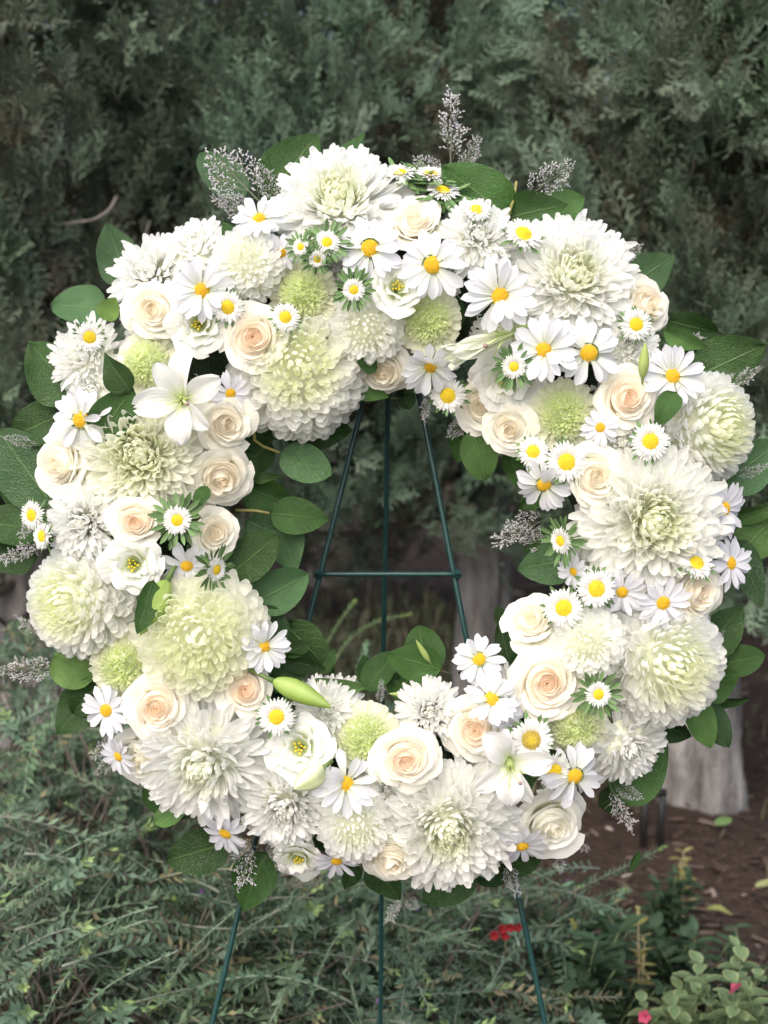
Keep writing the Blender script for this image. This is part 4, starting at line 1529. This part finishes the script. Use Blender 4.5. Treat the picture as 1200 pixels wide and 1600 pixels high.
GREEN = (1, 1, 1)
DARK = (.62, .66, .66)
PALE = (2.6, 2.2, 2.6)
BLUE = (1.35, 1.22, 2.0)
YEL = (2.9, 2.15, 2.0)
LEAF_LIST = [  # base, tip, width/length, tint, depth of base and tip, roll
    ((412, 318), (484, 226), .62, GREEN, .02, .03, .2), ((540, 270), (562, 214), .62, GREEN, .0, .0, -.6), ((385, 310), (322, 250), .55, BLUE, .0, -.01, .3),
    ((198, 448), (174, 364), .66, BLUE, .02, .02, -.3), ((170, 485), (90, 474), .62, BLUE, .02, .01, .3), ((160, 500), (100, 500), .5, DARK, .0, .0, 0),
    ((128, 628), (58, 548), .74, GREEN, .05, .05, .3), ((205, 612), (166, 562), .6, GREEN, .14, .15, -.3), ((152, 690), (206, 606), .62, GREEN, .12, .14, .2),
    ((98, 648), (20, 682), .62, GREEN, .03, .02, .1), ((85, 795), (8, 690), .62, BLUE, .02, .02, -.2), ((60, 800), (2, 752), .5, GREEN, .0, .0, .4),
    ((70, 830), (-25, 815), .55, GREEN, .01, .02, .3), ((60, 870), (-30, 862), .5, GREEN, .0, .0, -.3),
    ((800, 342), (706, 272), .60, GREEN, .05, .07, -.2), ((795, 340), (872, 322), .66, GREEN, .05, .07, .1), ((840, 345), (902, 312), .75, GREEN, .02, .03, -.3),
    ((912, 395), (950, 366), .62, YEL, .03, .03, .2), ((890, 390), (906, 352), .6, YEL, .02, .02, .2), ((978, 452), (1040, 408), .7, BLUE, .02, .02, .1),
    ((1040, 500), (1112, 520), .55, GREEN, .03, .02, .5), ((1035, 512), (1098, 542), .36, PALE, .06, .05, .6), ((1082, 592), (1180, 546), .66, GREEN, .03, .05, .1),
    ((1058, 612), (1024, 668), .55, GREEN, .14, .14, .3), ((1125, 760), (1205, 702), .62, BLUE, .02, .01, .1), ((1145, 812), (1215, 790), .34, GREEN, .02, .04, .4),
    ((1150, 870), (1215, 806), .62, PALE, .01, .02, .2), ((1148, 840), (1184, 932), .40, BLUE, .02, .02, .2),
    ((742, 668), (757, 752), .62, PALE, .06, .05, .1), ((730, 660), (713, 724), .55, DARK, .04, .03, .2), ((798, 700), (808, 760), .5, GREEN, .05, .04, .3),
    ((845, 768), (808, 798), .6, GREEN, .05, .04, -.2), ((905, 872), (810, 890), .64, BLUE, .05, .04, .1), ((900, 820), (815, 862), .3, GREEN, .03, .02, .5),
    ((437, 706), (516, 742), .60, BLUE, .05, .07, -.1), ((440, 668), (548, 672), .62, DARK, .02, .01, .1), ((462, 650), (545, 648), .5, DARK, .03, .02, -.3),
    ((424, 690), (366, 745), .7, DARK, .02, .03, .2), ((388, 748), (446, 743), .26, PALE, .04, .05, .6), ((380, 760), (466, 795), .58, GREEN, .03, .02, .1),
    ((421, 802), (512, 812), .58, GREEN, .05, .05, -.1), ((384, 812), (470, 862), .66, BLUE, .03, .02, .1), ((352, 905), (432, 838), .60, GREEN, .07, .07, -.1),
    ((432, 800), (462, 895), .6, BLUE, .03, .03, .2), ((392, 945), (482, 898), .62, BLUE, .05, .04, .1), ((398, 950), (455, 1012), .55, BLUE, .05, .04, -.2),
    ((440, 970), (522, 1055), .52, GREEN, .03, .03, .3), ((415, 1070), (490, 1030), .55, DARK, .04, .03, .1), ((440, 1030), (505, 1045), .5, DARK, .04, .05, .5),
    ((478, 1072), (573, 1076), .36, PALE, .08, .09, .3), ((668, 1058), (655, 978), .75, GREEN, .05, .05, .2), ((690, 1048), (604, 1020), .62, GREEN, .08, .09, -.2),
    ((570, 1080), (618, 1018), .55, DARK, .06, .06, -.4), ((640, 1090), (600, 1050), .6, GREEN, .05, .05, .2), ((795, 1035), (780, 966), .42, DARK, .05, .05, .3),
    ((770, 1060), (715, 1050), .5, DARK, .03, .02, .2), ((820, 1045), (785, 990), .5, GREEN, .04, .03, .1),
    ((1092, 1022), (1153, 958), .62, GREEN, .03, .03, .1), ((1122, 1040), (1184, 1026), .62, GREEN, .02, .03, -.1), ((1086, 1078), (1144, 1052), .85, GREEN, .04, .05, .1),
    ((1094, 1097), (1160, 1096), .24, DARK, .03, .03, .4), ((1074, 1092), (1108, 1158), .56, PALE, .04, .04, -.2), ((1094, 1098), (1132, 1158), .54, BLUE, .04, .03, .2),
    ((1012, 1120), (1072, 1150), .6, DARK, .02, .02, .2), ((958, 1250), (1030, 1172), .62, GREEN, .02, .02, .1), ((935, 1260), (985, 1230), .6, DARK, .01, .0, .1),
    ((222, 1232), (290, 1268), .55, GREEN, .04, .03, .4), ((240, 1288), (294, 1252), .42, PALE, .05, .05, .2), ((360, 1316), (274, 1342), .62, DARK, .03, .04, .1),
    ((418, 1330), (382, 1412), .62, DARK, .03, .03, .2), ((578, 1345), (618, 1398), .62, DARK, .02, .02, .2), ((560, 1350), (540, 1385), .6, DARK, .01, .01, .2),
    ((742, 1352), (672, 1402), .62, DARK, .02, .02, .2), ((790, 1355), (842, 1340), .6, GREEN, .02, .02, .2), ((740, 1372), (800, 1362), .5, DARK, .0, .0, .2),
    ((150, 1075), (100, 1135), .7, DARK, .02, .02, .1), ((160, 1060), (120, 1110), .7, DARK, .03, .03, -.2), ((610, 622), (520, 618), .22, PALE, .06, .07, .4),
    ((590, 575), (558, 565), .7, GREEN, .10, .11, .2), ((640, 640), (625, 600), .6, DARK, .03, .03, .2), ((240, 905), (216, 990), .42, GREEN, .15, .165, -.7),
    ((372, 390), (352, 352), .6, GREEN, .10, .11, .2), ((325, 760), (305, 790), .6, GREEN, .13, .14, .2), ((160, 500), (178, 470), .8, YEL, .09, .09, .2),
    ((760, 400), (740, 440), .6, DARK, .08, .08, .1), ((1000, 1330), (985, 1360), .3, DARK, .0, .0, .1), ((1045, 985), (1065, 960), .6, YEL, .05, .05, .2),
    ((700, 405), (640, 425), .5, PALE, .10, .10, .2),
]
for k, (b, t, w, tint, zb, zt, roll) in enumerate(LEAF_LIST):
    me = LEAVES[k % len(LEAVES)]
    if math.hypot(t[0] - WC[0], t[1] - WC[1]) > 500:
        t = (b[0] + (t[0] - b[0]) * 1.16, b[1] + (t[1] - b[1]) * 1.16)
    o = along("leaf", me, b, t, zb, zt, w * 1.12, roll)
    g = random.uniform(.62, 1.2)
    o.color = (tint[0] * g, tint[1] * g, tint[2] * g, 1)
o = along("leaf", ROUND_LEAF, (148, 1062), (84, 1024), .04, .05, .95, .1)
o.color = (3.0, 2.3, 2.6, 1)
# under-layer of dark leaves round the ring
for k in range(64):
    a = math.tau * k / 64 + random.uniform(-.04, .04)
    rr = random.choice((250, 330, 430, 490))
    b = (WC[0] + rr * math.sin(a), WC[1] - rr * math.cos(a))
    a2 = a + random.uniform(-.9, .9) + (math.pi if rr < 300 else 0)
    L = random.uniform(45, 75)
    t = (b[0] + L * math.sin(a2) * .75, b[1] - L * math.cos(a2) * .75)
    z = surf(*b)[0]
    o = along("leaf", LEAVES[k % 5], b, t, z - .025, z - .015, .6, random.uniform(-.4, .4))
    g = random.uniform(.5, .9)
    o.color = (g, g, g * 1.1, 1)

for k, (b, t, w) in enumerate([
        ((425, 335), (330, 236), .9), ((400, 350), (335, 300), .8), ((440, 330), (400, 262), .7), ((702, 285), (712, 140), .72), ((705, 290), (650, 245), .7), ((710, 285), (752, 215), .7),
        ((800, 330), (886, 248), .7), ((775, 330), (795, 275), .7), ((935, 425), (1002, 385), .55), ((1130, 745), (1206, 728), .40), ((1118, 620), (1184, 572), .45),
        ((95, 850), (-8, 872), .6), ((110, 880), (58, 930), .6), ((80, 790), (28, 838), .6), ((120, 1040), (0, 1056), .55), ((100, 1010), (28, 962), .55), ((75, 700), (6, 682), .4),
        ((205, 1150), (140, 1180), .7), ((195, 1170), (152, 1212), .6), ((405, 1280), (368, 1388), .8), ((420, 1300), (432, 1345), .7), ((790, 1335), (808, 1402), .6), ((780, 1300), (760, 1330), .6),
        ((945, 1210), (985, 1302), .6), ((950, 1220), (1002, 1248), .6), ((890, 1310), (920, 1330), .8), ((870, 1320), (880, 1362), .7), ((640, 1395), (600, 1440), .7), ((630, 1400), (652, 1420), .8),
        ((880, 800), (768, 845), .6), ((870, 860), (800, 830), .6), ((672, 605), (660, 660), .6), ((745, 650), (700, 680), .7), ((590, 1110), (598, 1062), .4), ((530, 400), (545, 445), .9),
        ((1040, 520), (1100, 530), .5), ((985, 880), (970, 900), .6), ((760, 1085), (800, 1140), .7), ((1105, 1010), (1130, 985), .4), ((250, 500), (190, 470), .6), ((230, 660), (215, 700), .5)]):
    z = surf(*b)[0]
    inside = math.hypot(t[0] - WC[0], t[1] - WC[1])
    zz = .03 if (inside > 520 or inside < 215) else z + .02
    along("dried_sprig", CASP[k % 4], b, t, zz, zz + .02, w * 1.25, random.uniform(-.5, .5), kind="stuff")
# fine leaf stalks that show inside the ring
for pts in ([(396, 660), (398, 688), (412, 698), (437, 707)], [(368, 797), (400, 798), (421, 802)], [(795, 335), (803, 310), (807, 283)]):
    mb = MB()
    zz = .06
    mb.tube([list(wl(a, b, zz)) for a, b in pts], np.linspace(.0022, .0016, len(pts)), 6, C=(0.30, 0.28, 0.10))
    link("leaf_stalk", mb.build("leaf_stalk", M_SEPAL), wreath)

# ------------------------------------------------------------------ the easel
DE = D0 + .045
apex = pix(606, 440, DE + .01)


def on_ground(p, q):
    d = q - p
    return p + d * ((-.02 - p.z) / d.z)


footL = on_ground(pix(565, 628, DE), pix(330, 1600, DE + .0))
footR = on_ground(pix(655, 620, DE), pix(851, 1600, DE + .0))
topL = pix(565, 628, DE) + (pix(565, 628, DE) - pix(480, 975, DE)) * .56
topR = pix(655, 620, DE) + (pix(655, 620, DE) - pix(730, 980, DE)) * .52
backfoot = pix(585, 1600, DE + .42)
back_top = pix(606, 470, DE + .02)
backfoot = on_ground(back_top, pix(600, 1000, DE + .16))
easel = link("wire_easel", None, None, Matrix.Translation(Vector(((footL.x + footR.x) / 2, footL.y, 0))),
             label="dark green wire easel on three legs carrying the wreath", category="easel")


def rod(name, a, b, rad):
    mb = MB()
    o = easel.location
    n = 12
    pts = [list(a + (b - a) * (i / (n - 1)) - o + Vector((.0013 * math.sin(i * .9 + a.x * 40), 0, 0))) for i in range(n)]
    mb.tube(pts, rad, 10)
    return link(name, mb.build(name, M_WIRE), easel)


rod("leg", topL, footL, .0038)
rod("leg", topR, footR, .0038)
rod("back_leg", back_top, backfoot, .0036)
rod("crossbar", pix(494, 897, DE - .006), pix(720, 897, DE - .006), .0034)
for wx in (497.5, 714.5):
    mb = MB()
    c = np.array(pix(wx, 897, DE - .003) - easel.location)
    mb.tube([c + [0, 0, -.006], c + [0, -.002, -.002], c + [0, -.002, .002], c + [0, 0, .006]], [.003, .0062, .0058, .003], 8)
    link("weld", mb.build("weld", M_WIRE), easel)
rod("hook", pix(570, 560, DE - .003), pix(642, 560, DE - .003), .0034)

# ------------------------------------------------------------------ small plants and things on the mulch
def small_leaf(seed, col, edge=None, wl_=.5):
    t = np.linspace(0, 1, 8)
    s = np.linspace(-1, 1, 7)
    w = np.sin(np.pi * np.clip(t, 0.02, .99) ** .8) ** .8 * wl_ * .5
    P = np.zeros((8, 7, 3))
    C = np.zeros((8, 7, 3))
    for i in range(8):
        for j in range(7):
            P[i, j] = (t[i], s[j] * w[i], .22 * abs(s[j]) * w[i] - .15 * t[i] ** 2)
            C[i, j] = col if edge is None or (abs(s[j]) < .9 and t[i] < .95) else edge
    mb = MB()
    mb.grid(P, C=C)
    return mb.build("leaf", M_SEPAL)


VAR = [small_leaf(1, (0.135, 0.205, 0.10), (0.36, 0.41, 0.20), .62), small_leaf(2, (0.155, 0.23, 0.11), (0.39, 0.43, 0.22), .7)]
WEED = [small_leaf(3, (0.040, 0.075, 0.040), None, .42), small_leaf(4, (0.050, 0.088, 0.045), None, .5)]
YELW = [small_leaf(5, (0.27, 0.26, 0.08), None, .5), small_leaf(6, (0.33, 0.30, 0.13), None, .4)]


def leafy_plant(name, p, h, n_stem, leaf_l, meshes, label, seed, spread=.5, stemcol=(0.16, 0.2, 0.1), pairs=6, cat="plant", tops=None):
    r = np.random.default_rng(seed)
    root = link(name, None, None, Matrix.Translation((p.x, p.y, 0)), label=label, category=cat)
    for k in range(n_stem):
        a = r.uniform(0, math.tau)
        lean = spread * r.uniform(.2, 1)
        hh = h * r.uniform(.65, 1.05)
        e = np.array([math.cos(a) * lean * h, math.sin(a) * lean * h * .8, hh])
        pts = [e * [t, t, 1] * [1, 1, t] + [0, 0, -.03 * (1 - t)] for t in np.linspace(0, 1, 7)]
        pts = [np.array([e[0] * t ** 1.3, e[1] * t ** 1.3, -.03 + (hh + .03) * t]) for t in np.linspace(0, 1, 7)]
        mb = MB()
        mb.tube(pts, np.linspace(.0028, .0014, 7), 5, C=stemcol)
        link("stem", mb.build("stem", M_SPRIG), root)
        for i in range(pairs):
            t = .3 + .7 * i / (pairs - 1)
            q = np.array([np.interp(t, np.linspace(0, 1, 7), np.array(pts)[:, c]) for c in range(3)])
            for s in (0, 1):
                aa = i * 1.57 + s * math.pi + r.normal(0, .35)
                el = r.uniform(-.1, .7)
                d = Vector((math.cos(aa) * math.cos(el), math.sin(aa) * math.cos(el), math.sin(el)))
                side = Vector((0, 0, 1)).cross(d).normalized()
                M3 = Matrix((d, side, d.cross(side))).transposed().to_4x4()
                L = leaf_l * r.uniform(.75, 1.2) * (1.1 - .4 * t)
                o = link("leaf", meshes[r.integers(0, len(meshes))], root, Matrix.Translation(Vector(q)) @ M3 @ Matrix.Scale(L, 4))
                g = r.uniform(.8, 1.15)
                o.color = (g, g, g, 1)
    return root


def on(px, py):
    p = ground_at(px, py)
    return Vector((p.x, p.y, 0))


def plant_px(name, px, py_top, h, *a, **k):
    """stand a plant of height h so that its top shows at (px, py_top)"""
    p = ground_at(px, py_top, h)
    return leafy_plant(name, Vector((p.x, p.y, 0)), h, *a, **k)


v1 = plant_px("variegated_plant", 1055, 1515, .17, 7, .046, VAR, "pale edged green plant with a pink bud, nearer the easel", 901, spread=.45)
v2 = plant_px("variegated_plant", 1145, 1498, .21, 8, .048, VAR, "pale edged green plant with a pink flower in the corner", 902, spread=.4)
v3 = plant_px("variegated_plant", 1215, 1510, .20, 6, .046, VAR, "pale edged green plant cut by the picture's right edge", 903, spread=.4)
plant_px("dark_weed", 905, 1430, .24, 16, .066, WEED, "dark green leafy plant beside the right easel leg", 904, spread=.65, pairs=7)
plant_px("dark_weed", 950, 1495, .17, 13, .060, WEED, "dark green leafy plant between yellowing stems and easel leg", 905, spread=.7, pairs=6)
plant_px("dark_weed", 1045, 1360, .20, 9, .050, WEED, "upright dark green plant standing in the mulch", 906, spread=.3, pairs=8)
plant_px("dark_weed", 1080, 1445, .16, 11, .060, WEED, "spreading dark green plant behind the pale edged plants", 907, spread=.75, pairs=6)
plant_px("dark_weed", 1170, 1470, .12, 6, .045, WEED, "low dark green plant near the right edge of the mulch", 908, spread=.7, pairs=5)
plant_px("yellowing_plant", 905, 1395, .25, 3, .036, YELW, "yellow green leaved plant above the dark leafy plant", 909, spread=.25, pairs=6, stemcol=(.3, .28, .13))
plant_px("yellowing_plant", 1005, 1425, .24, 4, .030, YELW, "dry yellowing stalks rising between two dark plants", 910, spread=.12, pairs=8, stemcol=(.36, .30, .19))
plant_px("yellowing_plant", 1072, 1330, .14, 3, .034, YELW, "small dry yellow plant standing alone in the mulch", 911, spread=.2, pairs=5, stemcol=(.36, .30, .2))


def little_flower(root, p, col, n, size, name, aim=(0, -1, .3), cup=.9):
    mb = MB()
    for k in range(n):
        P = strap(size, size * .42, lambda t: cup - .7 * t, ns=2, nt=4, r0=size * .1)
        mb.grid(rotz(P, math.tau * k / n), C=np.array(col))
    return link(name, mb.build(name, M_PETAL), root, frame(p - root.location, aim))


little_flower(v2, pix(1143, 1537, 2.30), (0.72, 0.16, 0.26), 5, .016, "pink_flower", (.5, -.6, -.5))
little_flower(v1, pix(1008, 1588, 2.34), (0.62, 0.10, 0.18), 5, .012, "pink_flower", (-.3, -.8, .3))
red = link("red_flowering_stem", None, None, Matrix.Translation(on(790, 1560)), label="red flower head on a thin stem left of the right easel leg", category="flower")
mb = MB()
q = pix(790, 1462, 2.42) - red.location
mb.tube([(0, 0, -.02), (q.x * .4, q.y * .4, q.z * .5), list(q)], [.002, .0018, .0015], 5, C=(.16, .2, .08))
link("stem", mb.build("stem", M_SPRIG), red)
for (x, y) in ((772, 1462), (783, 1452), (797, 1448), (808, 1447), (790, 1460)):
    little_flower(red, pix(x, y, 2.41), (0.36, 0.02, 0.03), 5, .009, "red_petal_cup", (random.uniform(-.4, .4), -1, random.uniform(-.2, .6)))

# black bracket of a low garden light beside the trunk
g0 = on(1006, 1312)
br = link("garden_stake", None, None, Matrix.Translation(g0), label="black metal stake with two prongs in front of the pale trunk", category="stake")
for name, x0 in (("post", -.001), ("post", .040)):
    mb = MB()
    mb.tube([(x0, 0, -.05), (x0, 0, .05), (x0 + .002, 0, .12)], [.009, .009, .009], 8)
    link(name, mb.build(name, M_BLACK), br)
mb = MB()
mb.tube([(-.008, 0, .118), (.02, 0, .121), (.050, 0, .118)], .011, 8)
link("crosspiece", mb.build("crosspiece", M_BLACK), br)


def fallen(px, py, L, w, col, rot, label, mesh):
    p = on(px, py)
    o = link("fallen_leaf", mesh, None, Matrix.Translation((p.x, p.y, .012)) @ Matrix.Rotation(rot, 4, 'Z') @ Matrix.Rotation(-.25, 4, 'Y') @ Matrix.Diagonal((L, L * w, L * .5, 1)),
             label=label, category="leaf")
    o.color = (*col, 1)


fallen(1120, 1297, .045, .9, (4.2, 3.0, 4.6), .6, "pale green fallen leaf at the foot of the trunk", LEAVES[2])
fallen(1100, 1428, .075, .40, (7, 3.2, 5), -.9, "long tan fallen leaf lying on the mulch", LEAVES[1])
fallen(1180, 1395, .05, .55, (9, 4.0, 8), .3, "pinkish tan fallen leaf near the right edge", LEAVES[0])
